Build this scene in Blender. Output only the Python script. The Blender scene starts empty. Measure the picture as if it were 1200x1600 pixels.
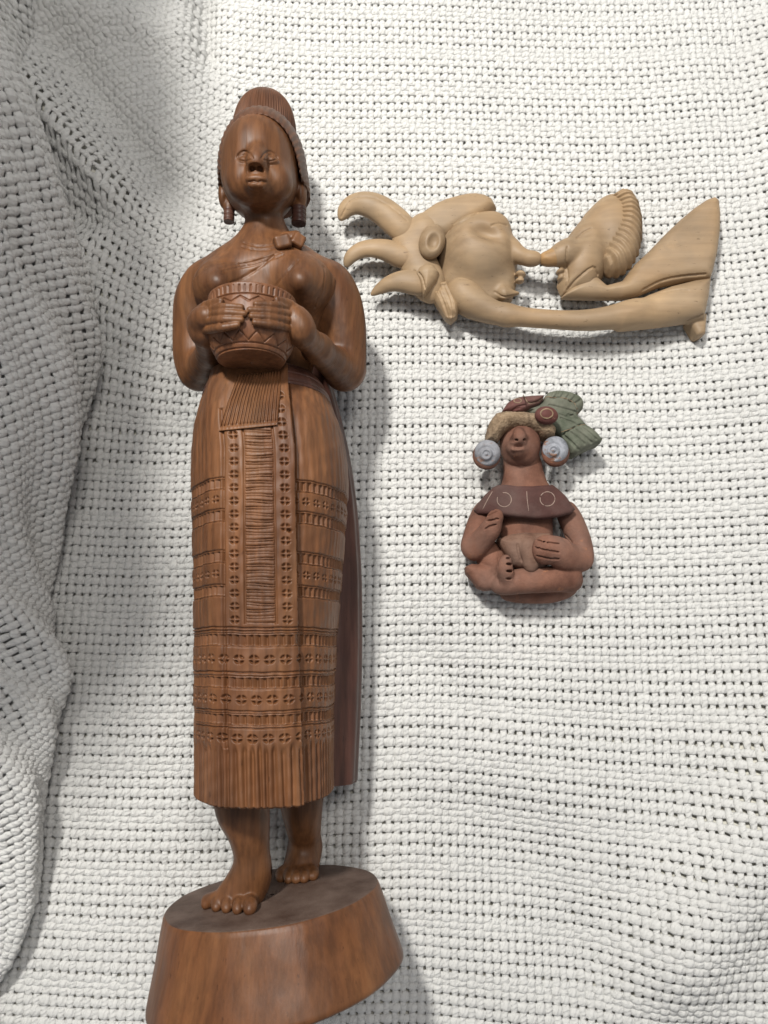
import bpy, math, time
import numpy as np
from mathutils import Vector

# ------------------------------------------------------------------ camera, world, lamps, exposure
C = bpy.data.collections.new('scene'); bpy.context.scene.collection.children.link(C)
SC = bpy.context.scene
H = 0.45                       # camera height above the blanket
TILT = math.radians(10.0)
F = 1200.0                     # focal length in pixels of the 1200 x 1600 photograph
cam = bpy.data.cameras.new('camera'); camo = bpy.data.objects.new('camera', cam); C.objects.link(camo)
camo.location = (0, 0, H); camo.rotation_euler = (TILT, 0, 0)
cam.sensor_fit = 'VERTICAL'; cam.sensor_height = 24; cam.lens = 18.0
cam.clip_start = 0.01; cam.clip_end = 50
cam.dof.use_dof = True; cam.dof.focus_distance = 0.43; cam.dof.aperture_fstop = 11.0
SC.camera = camo
w = bpy.data.worlds.new('World'); SC.world = w; w.use_nodes = True
w.node_tree.nodes['Background'].inputs[0].default_value = (0.93, 0.95, 1.0, 1)
w.node_tree.nodes['Background'].inputs[1].default_value = 0.28
def area(name, loc, target, size, power, col):
    l = bpy.data.lights.new(name, 'AREA'); l.shape = 'DISK'; l.size = size; l.energy = power; l.color = col
    o = bpy.data.objects.new(name, l); C.objects.link(o); o.location = loc
    o.rotation_euler = (Vector(target) - Vector(loc)).to_track_quat('-Z', 'Y').to_euler()
    return o
area('ceiling_lamp', (-0.30, 0.66, 1.08), (0.0, 0.12, 0), 0.12, 16.5, (1.0, 0.975, 0.92))
area('room_lamp', (0.20, 0.44, 1.20), (0.0, 0.1, 0), 0.32, 4.6, (1.0, 0.96, 0.90))
SC.view_settings.view_transform = 'Standard'; SC.view_settings.look = 'None'
SC.view_settings.exposure = 0.14; SC.view_settings.gamma = 1.0
SC.cycles.max_bounces = 6; SC.cycles.diffuse_bounces = 3
rng = np.random.default_rng(7)

# ------------------------------------------------------------------ photo pixel -> place in the scene
def W(px, py, z=0.0):
    """point at height z seen at pixel (px, py) of the photograph"""
    px = np.asarray(px, float); py = np.asarray(py, float); z = np.asarray(z, float)
    dx = (px - 600) / F; dy = (800 - py) / F
    c, s = math.cos(TILT), math.sin(TILT)
    ry = dy * c + s; rz = dy * s - c
    t = (H - z) / (-rz)
    return np.stack(np.broadcast_arrays(dx * t, ry * t, z), -1)
def PX(x, y, z):
    """pixel of the photograph at which a point shows"""
    c, s = math.cos(TILT), math.sin(TILT)
    zz = z - H
    yc = y * c + zz * s; zc = -y * s + zz * c
    return 600 + F * x / (-zc), 800 - F * yc / (-zc)
def sm(a, b, x):
    t = np.clip((x - a) / (b - a), 0, 1); return t * t * (3 - 2 * t)

# ------------------------------------------------------------------ mesh helpers
def mesh_np(name, V, Q, smooth=True):
    V = np.ascontiguousarray(V, np.float32); Q = np.ascontiguousarray(Q, np.int32)
    me = bpy.data.meshes.new(name); n = Q.shape[1]
    me.vertices.add(len(V)); me.vertices.foreach_set('co', V.ravel())
    me.loops.add(Q.size); me.loops.foreach_set('vertex_index', Q.ravel())
    me.polygons.add(len(Q)); me.polygons.foreach_set('loop_start', np.arange(0, Q.size, n, dtype=np.int32))
    me.update(calc_edges=True)
    if smooth: me.polygons.foreach_set('use_smooth', np.ones(len(Q), bool))
    return me
def attr(me, name, vals):
    me.attributes.new(name, 'FLOAT', 'POINT').data.foreach_set('value', np.ascontiguousarray(vals, np.float32))
def link(name, me, mat, parent=None, **props):
    o = bpy.data.objects.new(name, me); C.objects.link(o)
    if mat: me.materials.append(mat)
    if parent is not None:
        o.parent = parent; o.matrix_parent_inverse = parent.matrix_world.inverted()
    for k, v in props.items(): o[k] = v
    return o
def root(name, loc, label, cat):
    o = bpy.data.objects.new(name, None); C.objects.link(o); o.location = [float(v) for v in loc]
    o.empty_display_size = 0.02
    o['label'] = label; o['category'] = cat
    bpy.context.view_layer.update()
    return o
def grid_quads(nu, nv, closed_u=False, closed_v=False, flip=False):
    iu = np.arange(nu if closed_u else nu - 1); iv = np.arange(nv if closed_v else nv - 1)
    a, b = np.meshgrid(iu, iv, indexing='ij'); a = a.ravel(); b = b.ravel()
    a1 = (a + 1) % nu; b1 = (b + 1) % nv
    q = np.stack([a * nv + b, a1 * nv + b, a1 * nv + b1, a * nv + b1], 1)
    return q[:, ::-1] if flip else q

# ------------------------------------------------------------------ materials
def mat(name):
    m = bpy.data.materials.new(name); m.use_nodes = True
    nt = m.node_tree; return m, nt, nt.nodes['Principled BSDF']
def N(nt, typ, **kw):
    n = nt.nodes.new(typ)
    for k, v in kw.items():
        if k in n.inputs: n.inputs[k].default_value = v
        else: setattr(n, k, v)
    return n
def ramp(nt, fac, stops):
    r = nt.nodes.new('ShaderNodeValToRGB'); e = r.color_ramp.elements
    while len(e) < len(stops): e.new(0.5)
    for i, (p, c) in enumerate(stops): e[i].position = p; e[i].color = (*c, 1)
    nt.links.new(fac, r.inputs[0]); return r.outputs[0]
def mixc(nt, fac, a, b, typ='MIX'):
    m = nt.nodes.new('ShaderNodeMix'); m.data_type = 'RGBA'; m.blend_type = typ
    for s, v in ((m.inputs[0], fac), (m.inputs[6], a), (m.inputs[7], b)):
        if hasattr(v, 'is_linked') or hasattr(v, 'links'): nt.links.new(v, s)
        elif isinstance(v, (int, float)): s.default_value = v
        else: s.default_value = (*v, 1)
    return m.outputs[2]
def coords(nt, scale=(1, 1, 1), loc=(0, 0, 0), rot=(0, 0, 0)):
    g = nt.nodes.new('ShaderNodeNewGeometry'); mp = nt.nodes.new('ShaderNodeMapping')
    mp.inputs['Scale'].default_value = scale; mp.inputs['Location'].default_value = loc; mp.inputs['Rotation'].default_value = rot
    nt.links.new(g.outputs['Position'], mp.inputs[0]); return mp.outputs[0]
def noise(nt, vec, scale, detail=4, rough=0.5, dist=0.0):
    n = N(nt, 'ShaderNodeTexNoise'); n.inputs['Scale'].default_value = scale; n.inputs['Detail'].default_value = detail
    n.inputs['Roughness'].default_value = rough; n.inputs['Distortion'].default_value = dist
    nt.links.new(vec, n.inputs['Vector']); return n.outputs[0]
def bump(nt, bs, hs, dist, strength=1.0):
    b = N(nt, 'ShaderNodeBump'); b.inputs['Strength'].default_value = strength; b.inputs['Distance'].default_value = dist
    nt.links.new(hs, b.inputs['Height']); nt.links.new(b.outputs[0], bs.inputs['Normal']); return b

def cotton(name, col, dark):
    m, nt, bs = mat(name)
    v = coords(nt)
    c = ramp(nt, noise(nt, v, 18, 3), [(0.3, dark), (0.7, col)])
    nt.links.new(c, bs.inputs['Base Color'])
    bs.inputs['Roughness'].default_value = 0.95
    bs.inputs['Specular IOR Level'].default_value = 0.15
    bs.inputs['Sheen Weight'].default_value = 0.15
    n1 = noise(nt, v, 620, 6, 0.85)
    b1 = bump(nt, bs, n1, 0.0018, 0.85)
    at = N(nt, 'ShaderNodeAttribute'); at.attribute_name = 'ply'
    ad = N(nt, 'ShaderNodeMath'); ad.operation = 'MULTIPLY_ADD'; ad.inputs[1].default_value = 5.0; nt.links.new(noise(nt, v, 300, 2), ad.inputs[0]); nt.links.new(at.outputs['Fac'], ad.inputs[2])
    si = N(nt, 'ShaderNodeMath'); si.operation = 'SINE'; nt.links.new(ad.outputs[0], si.inputs[0])
    b2 = N(nt, 'ShaderNodeBump'); b2.inputs['Strength'].default_value = 0.8; b2.inputs['Distance'].default_value = 0.00022
    nt.links.new(si.outputs[0], b2.inputs['Height']); nt.links.new(b2.outputs[0], b1.inputs['Normal'])
    return m
M_COT = cotton('white_cotton', (0.86, 0.855, 0.83), (0.81, 0.805, 0.78))
m, nt, bs = mat('bedding'); bs.inputs['Base Color'].default_value = (0.72, 0.70, 0.62, 1); bs.inputs['Roughness'].default_value = 1
M_BED = m
# ------------------------------------------------------------------ the woven blanket
def ridge(x, y, a, b, wd, h, wd2=None):
    """a soft fold from pixel a to pixel b; wd metres wide, h high, seen on the plane"""
    A = W(*a)[:2]; B = W(*b)[:2]; d = B - A; L = np.hypot(*d); d = d / L; n = np.array([-d[1], d[0]])
    rx = x - A[0]; ry = y - A[1]
    t = rx * d[0] + ry * d[1]; s = rx * n[0] + ry * n[1]
    along = sm(-0.35 * L, 0.2 * L, t) * (1 - sm(0.8 * L, 1.35 * L, t))
    w_ = np.where(s > 0, wd, wd2 or wd)
    return h * along * np.exp(-(s / w_) ** 2)
def drape(x, y):
    z = 0.0016 * np.sin(17 * x + 9 * y + 1) + 0.0012 * np.sin(31 * y - 12 * x)
    z = z + 0.30 * np.maximum(0, x - 0.150) ** 2 * 6.0 * sm(0.5, 0.3, y)       # rises towards the right edge
    z = z + ridge(x, y, (1010, 1560), (1250, 1180), 0.028, 0.022)              # lower right folds
    z = z + ridge(x, y, (760, 1330), (1060, 1640), 0.030, -0.010)
    z = z + ridge(x, y, (640, 1010), (760, 1130), 0.016, -0.0035)
    z = z + ridge(x, y, (700, 1240), (900, 1330), 0.022, -0.004)
    z = z + ridge(x, y, (1150, 60), (1160, 420), 0.020, -0.006)
    # upper left: cloth climbs and gathers
    z = z + 0.28 * np.maximum(0, -0.125 - x) * sm(0.10, 0.27, y)
    z = z + ridge(x, y, (-60, 20), (240, 70), 0.016, 0.012)
    z = z + ridge(x, y, (110, 110), (270, 310), 0.016, -0.014)
    z = z + ridge(x, y, (60, 170), (185, 330), 0.011, 0.017, 0.008)
    z = z + ridge(x, y, (70, 300), (150, 370), 0.010, -0.010)
    z = z + ridge(x, y, (150, 400), (200, 520), 0.014, 0.006)
    z = z + ridge(x, y, (318, -30), (325, 100), 0.008, -0.009)
    z = z + ridge(x, y, (285, -20), (300, 200), 0.010, 0.006)
    return z
def floor_surf(u, v):
    x = u; q = 0.5 * ((-0.115 - x) + np.sqrt((-0.115 - x) ** 2 + 0.03 ** 2)) * sm(0.0, -0.09, x)
    k_ = sm(0.10, 0.26, v)
    x = x + 0.22 * q * k_
    y = v + 0.70 * q * k_ + 0.5 * q * q * sm(0.0, 0.2, v) \
        - 0.10 * np.maximum(0, x - 0.02) * sm(0.03, -0.10, v) + 0.003 * np.sin(9 * x + 5 * v) + 0.0016 * np.sin(24 * x + 1.3)
    x = x + 0.0025 * np.sin(8 * v + 3 * u)
    return np.stack([x, y, drape(x, y)], -1)

SIL = np.array([(-30, 10), (0, 130), (40, 190), (75, 285), (100, 356), (108, 450), (105, 560), (92, 640), (80, 720), (66, 800), (60, 900), (62, 1000),
                (70, 1100), (70, 1225), (56, 1337), (37, 1431), (-10, 1520), (-60, 1600)], float)
def _sil():
    zs = np.interp(SIL[:, 1], [150, 300, 560, 800, 1000, 1300], [0.085, 0.07, 0.060, 0.045, 0.028, 0.020])
    p = W(SIL[:, 0], SIL[:, 1], zs); o = np.argsort(p[:, 1])
    return p[o, 1], p[o, 0], zs[o]
SY, SX, SZ = _sil()
_g = np.linspace(SY[0], SY[-1], 300)
def _soft(v, n=25):
    k = np.hanning(n); k /= k.sum(); return np.convolve(np.pad(np.interp(_g, SY, v), n // 2, mode='edge'), k, 'valid')
_sx, _sz = _soft(SX), _soft(SZ); SY, SX, SZ = _g, _sx, _sz
# section of the raised cloth at the left: offset, share of the low bulge, share of the unseen wall added above it to shade the floor
SEC = np.array([(-0.050, -0.02, 0), (-0.020, 0.02, 0), (-0.006, 0.25, 0), (0.0, 0.75, 0), (0.0, 1, .03), (-0.007, 1, .12), (-0.016, 1, .25), (-0.020, 1, .45),
                (-0.012, 1, .70), (-0.008, 1, .88), (-0.036, 1, .97), (-0.07, 1, 1.0), (-0.14, 1, 1.0), (-0.25, 1, .95)])
def _cr(P, n=120):
    Q = np.vstack([2 * P[0] - P[1], P, 2 * P[-1] - P[-2]]); out = []
    for i in range(len(P) - 1):
        t = np.linspace(0, 1, n // (len(P) - 1), endpoint=False)[:, None]
        p0, p1, p2, p3 = Q[i:i + 4]
        out.append(0.5 * (2 * p1 + (p2 - p0) * t + (2 * p0 - 5 * p1 + 4 * p2 - p3) * t * t + (3 * p1 - p0 - 3 * p2 + p3) * t ** 3))
    out.append(P[-1:]); return np.vstack(out)
_s = _cr(SEC); _al = np.r_[0, np.cumsum(np.hypot(np.diff(_s[:, 0]), np.diff(_s[:, 1]) * 0.055 + np.diff(_s[:, 2]) * 0.34))]
FOLD_LEN = _al[-1]
CA, SA = math.cos(math.radians(-60)), math.sin(math.radians(-60))
def fold_ab(u, v): return CA * u - SA * v, -(SA * u + CA * v)       # across the fold, along the fold
def fold_surf(u, v):
    a, y = fold_ab(u, v)
    dx = np.interp(a, _al, _s[:, 0]); lo_ = np.interp(a, _al, _s[:, 1]); hi_ = np.interp(a, _al, _s[:, 2])
    x0 = np.interp(y, SY, SX); zs = np.interp(y, SY, SZ)
    top = np.interp(y, [-0.25, -0.17, -0.10, 0.0, 0.07, 0.2, 0.65], [0.03, 0.05, 0.10, 0.18, 0.28, 0.385, 0.40])  # height of the added wall, set by how far its shadow reaches
    z = lo_ * zs + hi_ * (top - zs)
    dx = dx + hi_ * np.clip(-0.160 - x0, 0, 0.12) - hi_ * (0.40 - top) * 0.8  # leans the out-of-view wall inward to carry its shadow further
    w_ = sm(0.03, 0.08, a)
    bul = (0.0045 * np.sin(38 * y + 30 * a) + 0.0045 * np.sin(60 * y - 65 * a + 1) + 0.0032 * np.sin(105 * y - 120 * a + 2 * np.sin(30 * y))) * w_
    return np.stack([x0 + dx + bul, y + 0.15 * dx, z + 0.3 * bul], -1)

PER = 0.0281
def weft_rows(v0, v1):
    rows = []; k = math.floor(v0 / PER)
    while k * PER < v1:
        b = k * PER
        for off, hw in ((0.0027, .00242), (0.0082, .00242), (0.0137, .00242), (0.0188, .0020), (0.0223, .0020), (0.0257, .0020)):
            if v0 < b + off < v1: rows.append((b + off, hw))
        k += 1
    return rows
def tubes(surf, along, across, hw, ht, hgt, keep, ns=6):
    """along: (n, m) parameter along each yarn, across: (n, m); hw/ht: half width and thickness; hgt: height of the middle"""
    U, Vv, nrm_u = along
    e = 3e-4
    P = surf(U, Vv); Pu = surf(U + e, Vv) - P; Pv = surf(U, Vv + e) - P
    Pu /= np.linalg.norm(Pu, axis=-1, keepdims=True) + 1e-12
    nn = np.cross(Pu, Pv); nn /= np.linalg.norm(nn, axis=-1, keepdims=True) + 1e-12
    if nrm_u: side = np.cross(nn, Pu)
    else:
        Pv /= np.linalg.norm(Pv, axis=-1, keepdims=True) + 1e-12
        side = np.cross(Pv, nn)
    ang = np.linspace(0, 2 * math.pi, ns, endpoint=False) - math.pi / 2
    P = P + nn * hgt[..., None]
    V = P[:, :, None, :] + side[:, :, None, :] * (np.cos(ang)[None, None, :, None] * hw[..., None, None]) \
        + nn[:, :, None, :] * (np.sin(ang)[None, None, :, None] * ht[..., None, None])
    n, m_ = U.shape
    idx = (np.arange(n)[:, None, None] * m_ + np.arange(m_ - 1)[None, :, None]) * ns
    j = np.arange(ns)[None, None, :]; j1 = (j + 1) % ns
    Q = np.stack([idx + j, idx + ns + j, idx + ns + j1, idx + j1], -1)
    k = keep[:, :-1] & keep[:, 1:]
    Q = Q[k].reshape(-1, 4)
    if nrm_u: Q = Q[:, ::-1]
    V = V.reshape(-1, 3)
    run = U if nrm_u else Vv
    ph = (2 * (ang + math.pi / 2)[None, None, :] + (run * 2600.0)[..., None] + np.arange(n)[:, None, None] * 1.7).ravel()
    used = np.zeros(len(V), bool); used[Q.ravel()] = True
    remap = np.cumsum(used) - 1
    return V[used], remap[Q], ph[used]
def field(shape_u, shape_v, seed):
    """cheap smooth randomness"""
    r = np.random.default_rng(seed); s = 0
    for f in (13, 29, 61):
        a, b, c = r.uniform(-f, f), r.uniform(-f, f), r.uniform(0, 6)
        s = s + np.sin(a * shape_u + b * shape_v + c)
    return s / 3
def weave(surf, u0, u1, v0, v1, keepf, seed, parent):
    WP = 0.00455; r = np.random.default_rng(seed)
    us = np.arange(u0, u1, WP); us = us + r.normal(0, 0.00018, len(us)); nw = len(us)
    rows = weft_rows(v0, v1); vr = np.array([x[0] for x in rows]); hwr = np.array([x[1] for x in rows]); nr = len(rows)
    # wefts
    SU = 4; m_ = (nw - 1) * SU + 1
    t = np.arange(m_) / SU; ui = np.interp(t, np.arange(nw), us)
    U = np.broadcast_to(ui, (nr, m_)).copy()
    ph = np.cos(math.pi * (t[None, :] + np.arange(nr)[:, None]))          # +1: over this warp
    loop_n = r.normal(0, 1, (nr, nw)); ln = loop_n[:, np.clip(np.round(t).astype(int), 0, nw - 1)]
    V = vr[:, None] + 0.0004 * field(U, vr[:, None], seed) + 0.00022 * ln * np.abs(ph) + 0.0002 * r.normal(0, 1, (nr, 1))
    over = 0.5 + 0.5 * ph
    thin = np.where(hwr < 0.0021, 0.9, 1.0)[:, None]
    hw = hwr[:, None] * (0.84 + 0.28 * over ** 1.6) * (1 + 0.08 * ln)
    ht = 0.00125 * thin * (0.85 + 0.25 * over) * (1 + 0.05 * ln)
    hg = 0.00075 * ph * (1 + 0.15 * ln) + 0.0008
    A = tubes(surf, (U, V, True), None, hw, ht, hg, keepf(U, V), 8)
    # warps
    SV = 3; m2 = (nr - 1) * SV + 1
    t2 = np.arange(m2) / SV; vi = np.interp(t2, np.arange(nr), vr)
    V2 = np.broadcast_to(vi, (nw, m2)).copy()
    ph2 = -np.cos(math.pi * (t2[None, :] + np.arange(nw)[:, None]))
    ln2 = r.normal(0, 1, (nw, nr))[:, np.clip(np.round(t2).astype(int), 0, nr - 1)]
    gap = np.interp(vi, vr, hwr)[None, :]
    U2 = us[:, None] + 0.0004 * field(us[:, None], V2, seed + 5) + 0.0002 * ln2
    hw2 = (0.00166 + 0.00064 * (0.5 + 0.5 * ph2) ** 1.6) * (1 + 0.08 * ln2) * np.where(gap < 0.0021, 1.15, 1.0)
    ht2 = 0.00115 * np.ones_like(hw2); hg2 = 0.0007 * ph2 * (1 + 0.15 * ln2) + 0.0006
    B = tubes(surf, (U2, V2, False), None, hw2, ht2, hg2, keepf(U2, V2), 6)
    return A, B
def lay(surf, u0, u1, v0, v1, keepf, dz, n=260):
    uu, vv = np.meshgrid(np.linspace(u0, u1, n), np.linspace(v0, v1, n), indexing='ij')
    P = surf(uu, vv); e = 4e-4
    nn = np.cross(surf(uu + e, vv) - P, surf(uu, vv + e) - P); nn /= np.linalg.norm(nn, axis=-1, keepdims=True) + 1e-12
    q = grid_quads(n, n); k = keepf(uu, vv).ravel()
    return (P + nn * dz).reshape(-1, 3), q[k[q].all(1)]

blanket = root('woven_blanket', (0, 0, 0), 'white loosely woven cotton blanket spread out under the three carvings, bunched up at the left', 'blanket')
FU = (-0.36, 0.33, -0.27, 0.60)
def keep_floor(u, v): 
    p = floor_surf(u, v)
    px, py = PX(p[..., 0], p[..., 1], p[..., 2])
    return (px > -140) & (px < 1330) & (py > -110) & (py < 1720) & (p[..., 0] > np.interp(p[..., 1], SY, SX) - 0.035 - 0.05 * sm(.15, .3, p[..., 1]))
def keep_fold(u, v):
    a, y = fold_ab(u, v)
    p = fold_surf(u, v); px, py = PX(p[..., 0], p[..., 1], np.minimum(p[..., 2], 0.3))
    return (a > 0) & (a < 0.64) & (y > -0.25) & (y < 0.50) & (px > -110) & (p[..., 2] < 0.26) & (py > -150) & (py < 1750)
def keep_lining(u, v):
    a, y = fold_ab(u, v); return (a > 0) & (a < FOLD_LEN) & (y > -0.25) & (y < 0.62)
A1, B1 = weave(floor_surf, *FU, keep_floor, 3, blanket)
A2, B2 = weave(fold_surf, -0.25, 0.70, -0.27, 0.68, keep_fold, 9, blanket)
def joinm(parts):
    V = []; Q = []; o = 0
    for v, q, *_ in parts: V.append(v); Q.append(q + o); o += len(v)
    return np.vstack(V), np.vstack(Q)
for nm, pr in (('weft_yarn', [A1, A2]), ('warp_yarn', [B1, B2])):
    me = mesh_np(nm, *joinm(pr)); attr(me, 'ply', np.concatenate([p[2] for p in pr])); link(nm, me, M_COT, blanket, kind='stuff')
link('lining_and_shade_wall', mesh_np('lining_and_shade_wall', *lay(fold_surf, -0.27, 0.92, -0.36, 0.75, keep_lining, -0.0026, 480)), M_COT, blanket)  # backing of the fold, plus the unseen cloth wall added to block the lamp
link('bed_surface', mesh_np('bed_surface', *lay(floor_surf, -0.30, 0.36, -0.30, 0.62, lambda u, v: u > -9, -0.0024)), M_BED, None, kind='structure')
def fibres(surf, u0, u1, v0, v1, keepf, n, seed):
    r = np.random.default_rng(seed); u = r.uniform(u0, u1, n); v = r.uniform(v0, v1, n); k = keepf(u, v); u, v = u[k], v[k]; n = len(u)
    e = 4e-4; P = surf(u, v); A = surf(u + e, v) - P; B = surf(u, v + e) - P
    A /= np.linalg.norm(A, axis=1, keepdims=True); nn = np.cross(A, B); nn /= np.linalg.norm(nn, axis=1, keepdims=True); B = np.cross(nn, A)
    th = r.uniform(0, 6.28, n) ; L = r.uniform(.0006, .0020, n); cv = r.normal(0, .5, n); w_ = 0.000055; V = []; m_ = 4
    for i in range(m_):
        t = i / (m_ - 1) - .5; an = th + cv * t * 2
        c = P + (np.cos(an) * L * t)[:, None] * A + (np.sin(an) * L * t)[:, None] * B + nn * (0.0021 + .0006 * r.random(n) - .0022 * t * t)[:, None]
        s_ = -np.sin(an)[:, None] * A + np.cos(an)[:, None] * B
        V.append(np.stack([c + s_ * w_, c - s_ * w_, c + nn * w_ * 1.6], 1))
    V = np.stack(V, 1).reshape(-1, 3)           # fibre, ring, corner
    b = (np.arange(n) * m_ * 3)[:, None, None] + (np.arange(m_ - 1) * 3)[None, :, None]; j = np.arange(3)[None, None, :]; j1 = (j + 1) % 3
    return V, np.stack([b + j, b + 3 + j, b + 3 + j1, b + j1], -1).reshape(-1, 4)
link('loose_fibres', mesh_np('loose_fibres', *joinm([fibres(floor_surf, *FU, keep_floor, 45000, 4), fibres(fold_surf, -0.25, 0.64, -0.27, 0.50, keep_fold, 25000, 5)])), M_COT, blanket, kind='stuff')
print('blanket faces', len(A1[1]) + len(A2[1]), len(B1[1]) + len(B2[1]))
# ------------------------------------------------------------------ sculpting with distance fields
def A3(*v): return np.array(v, float)
def Pt(px, py, z): return W(px, py, z).astype(float)
def rot(rx=0, ry=0, rz=0):
    a, b, c = map(math.radians, (rx, ry, rz))
    X = np.array([[1, 0, 0], [0, math.cos(a), -math.sin(a)], [0, math.sin(a), math.cos(a)]])
    Y = np.array([[math.cos(b), 0, math.sin(b)], [0, 1, 0], [-math.sin(b), 0, math.cos(b)]])
    Z = np.array([[math.cos(c), -math.sin(c), 0], [math.sin(c), math.cos(c), 0], [0, 0, 1]])
    return Z @ Y @ X
def ell(c, r, R=None):
    c = np.asarray(c, float); r = np.asarray(r, float) * np.ones(3); m = r.max() * 1.02
    if R is not None: R = np.asarray(R)
    def f(x, y, z):
        x = x - c[0]; y = y - c[1]; z = z - c[2]
        if R is not None:
            x, y, z = (R[0, i] * x + R[1, i] * y + R[2, i] * z for i in range(3))
        a = np.sqrt((x / r[0]) ** 2 + (y / r[1]) ** 2 + (z / r[2]) ** 2)
        b = np.sqrt((x / r[0] ** 2) ** 2 + (y / r[1] ** 2) ** 2 + (z / r[2] ** 2) ** 2) + 1e-9
        return a * (a - 1) / b
    return f, c - m, c + m
def cone(a, b, ra, rb, flat=1.0):
    a = np.asarray(a, float); b = np.asarray(b, float); d = b - a; L = max(float(d @ d), 1e-12); m = max(ra, rb)
    def f(x, y, z):
        px, py, pz = x - a[0], y - a[1], z - a[2]
        t = np.clip((px * d[0] + py * d[1] + pz * d[2]) / L, 0, 1)
        return np.sqrt((px - t * d[0]) ** 2 + (py - t * d[1]) ** 2 + ((pz - t * d[2]) / flat) ** 2) - (ra + (rb - ra) * t)
    return f, np.minimum(a, b) - m, np.maximum(a, b) + m
def box(c, h, R=None, r=0.001):
    c = np.asarray(c, float); h = np.asarray(h, float); m = np.linalg.norm(h) + r
    def f(x, y, z):
        x = x - c[0]; y = y - c[1]; z = z - c[2]
        if R is not None:
            x, y, z = (R[0, i] * x + R[1, i] * y + R[2, i] * z for i in range(3))
        qx, qy, qz = abs(x) - h[0] + r, abs(y) - h[1] + r, abs(z) - h[2] + r
        return np.sqrt(np.maximum(qx, 0) ** 2 + np.maximum(qy, 0) ** 2 + np.maximum(qz, 0) ** 2) + np.minimum(np.maximum(qx, np.maximum(qy, qz)), 0) - r
    return f, c - m, c + m
def poly_sd(P, x, y):
    """signed distance to a closed polygon in the plane"""
    P = np.asarray(P, float); d = np.full(np.broadcast(x, y).shape, 1e9); s = np.ones(d.shape)
    n = len(P)
    for i in range(n):
        a = P[i]; b = P[i - 1]; e = b - a; wx = x - a[0]; wy = y - a[1]
        t = np.clip((wx * e[0] + wy * e[1]) / (e @ e + 1e-15), 0, 1)
        d = np.minimum(d, (wx - t * e[0]) ** 2 + (wy - t * e[1]) ** 2)
        c1 = y >= a[1]; c2 = y < b[1]; c3 = e[0] * wy > e[1] * wx
        s = np.where((c1 & c2 & c3) | (~c1 & ~c2 & ~c3), -s, s)
    return s * np.sqrt(d)
def prism(P, z0, z1, r=0.002, dome=0.0):
    """a rounded slab with outline P (metres); z0, z1 numbers or functions of x, y; dome: rises by this in from the edge"""
    P = np.asarray(P, float)[:, :2]
    zz0 = z0 if callable(z0) else (lambda x, y: z0)
    zz1 = z1 if callable(z1) else (lambda x, y: z1)
    xs = P[:, 0]; ys = P[:, 1]
    zl = min(np.min(zz0(a, b)) for a, b in P); zh = max(np.max(zz1(a, b)) for a, b in P) + abs(dome)
    def f(x, y, z):
        d2 = poly_sd(P, x, y)
        top = zz1(x, y)
        if dome: top = top + dome * (1 - np.exp(d2 / (0.35 * abs(dome) + 0.004) * 1.0)) * (d2 < 0)
        bot = zz0(x, y)
        q1 = d2 + r; q2 = np.maximum(z - top, bot - z) + r
        return np.minimum(np.maximum(q1, q2), 0) + np.sqrt(np.maximum(q1, 0) ** 2 + np.maximum(q2, 0) ** 2) - r
    return f, A3(xs.min() - r, ys.min() - r, zl - r), A3(xs.max() + r, ys.max() + r, zh + 0.004)
def smooth_line(pts, n=4):
    P = np.asarray(pts, float)
    Q = np.vstack([2 * P[0] - P[1], P, 2 * P[-1] - P[-2]]); out = []
    for i in range(len(P) - 1):
        t = np.linspace(0, 1, n, endpoint=False)[:, None]; p0, p1, p2, p3 = Q[i:i + 4]
        out.append(0.5 * (2 * p1 + (p2 - p0) * t + (2 * p0 - 5 * p1 + 4 * p2 - p3) * t * t + (3 * p1 - p0 - 3 * p2 + p3) * t ** 3))
    out.append(P[-1:]); return np.vstack(out)
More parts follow.
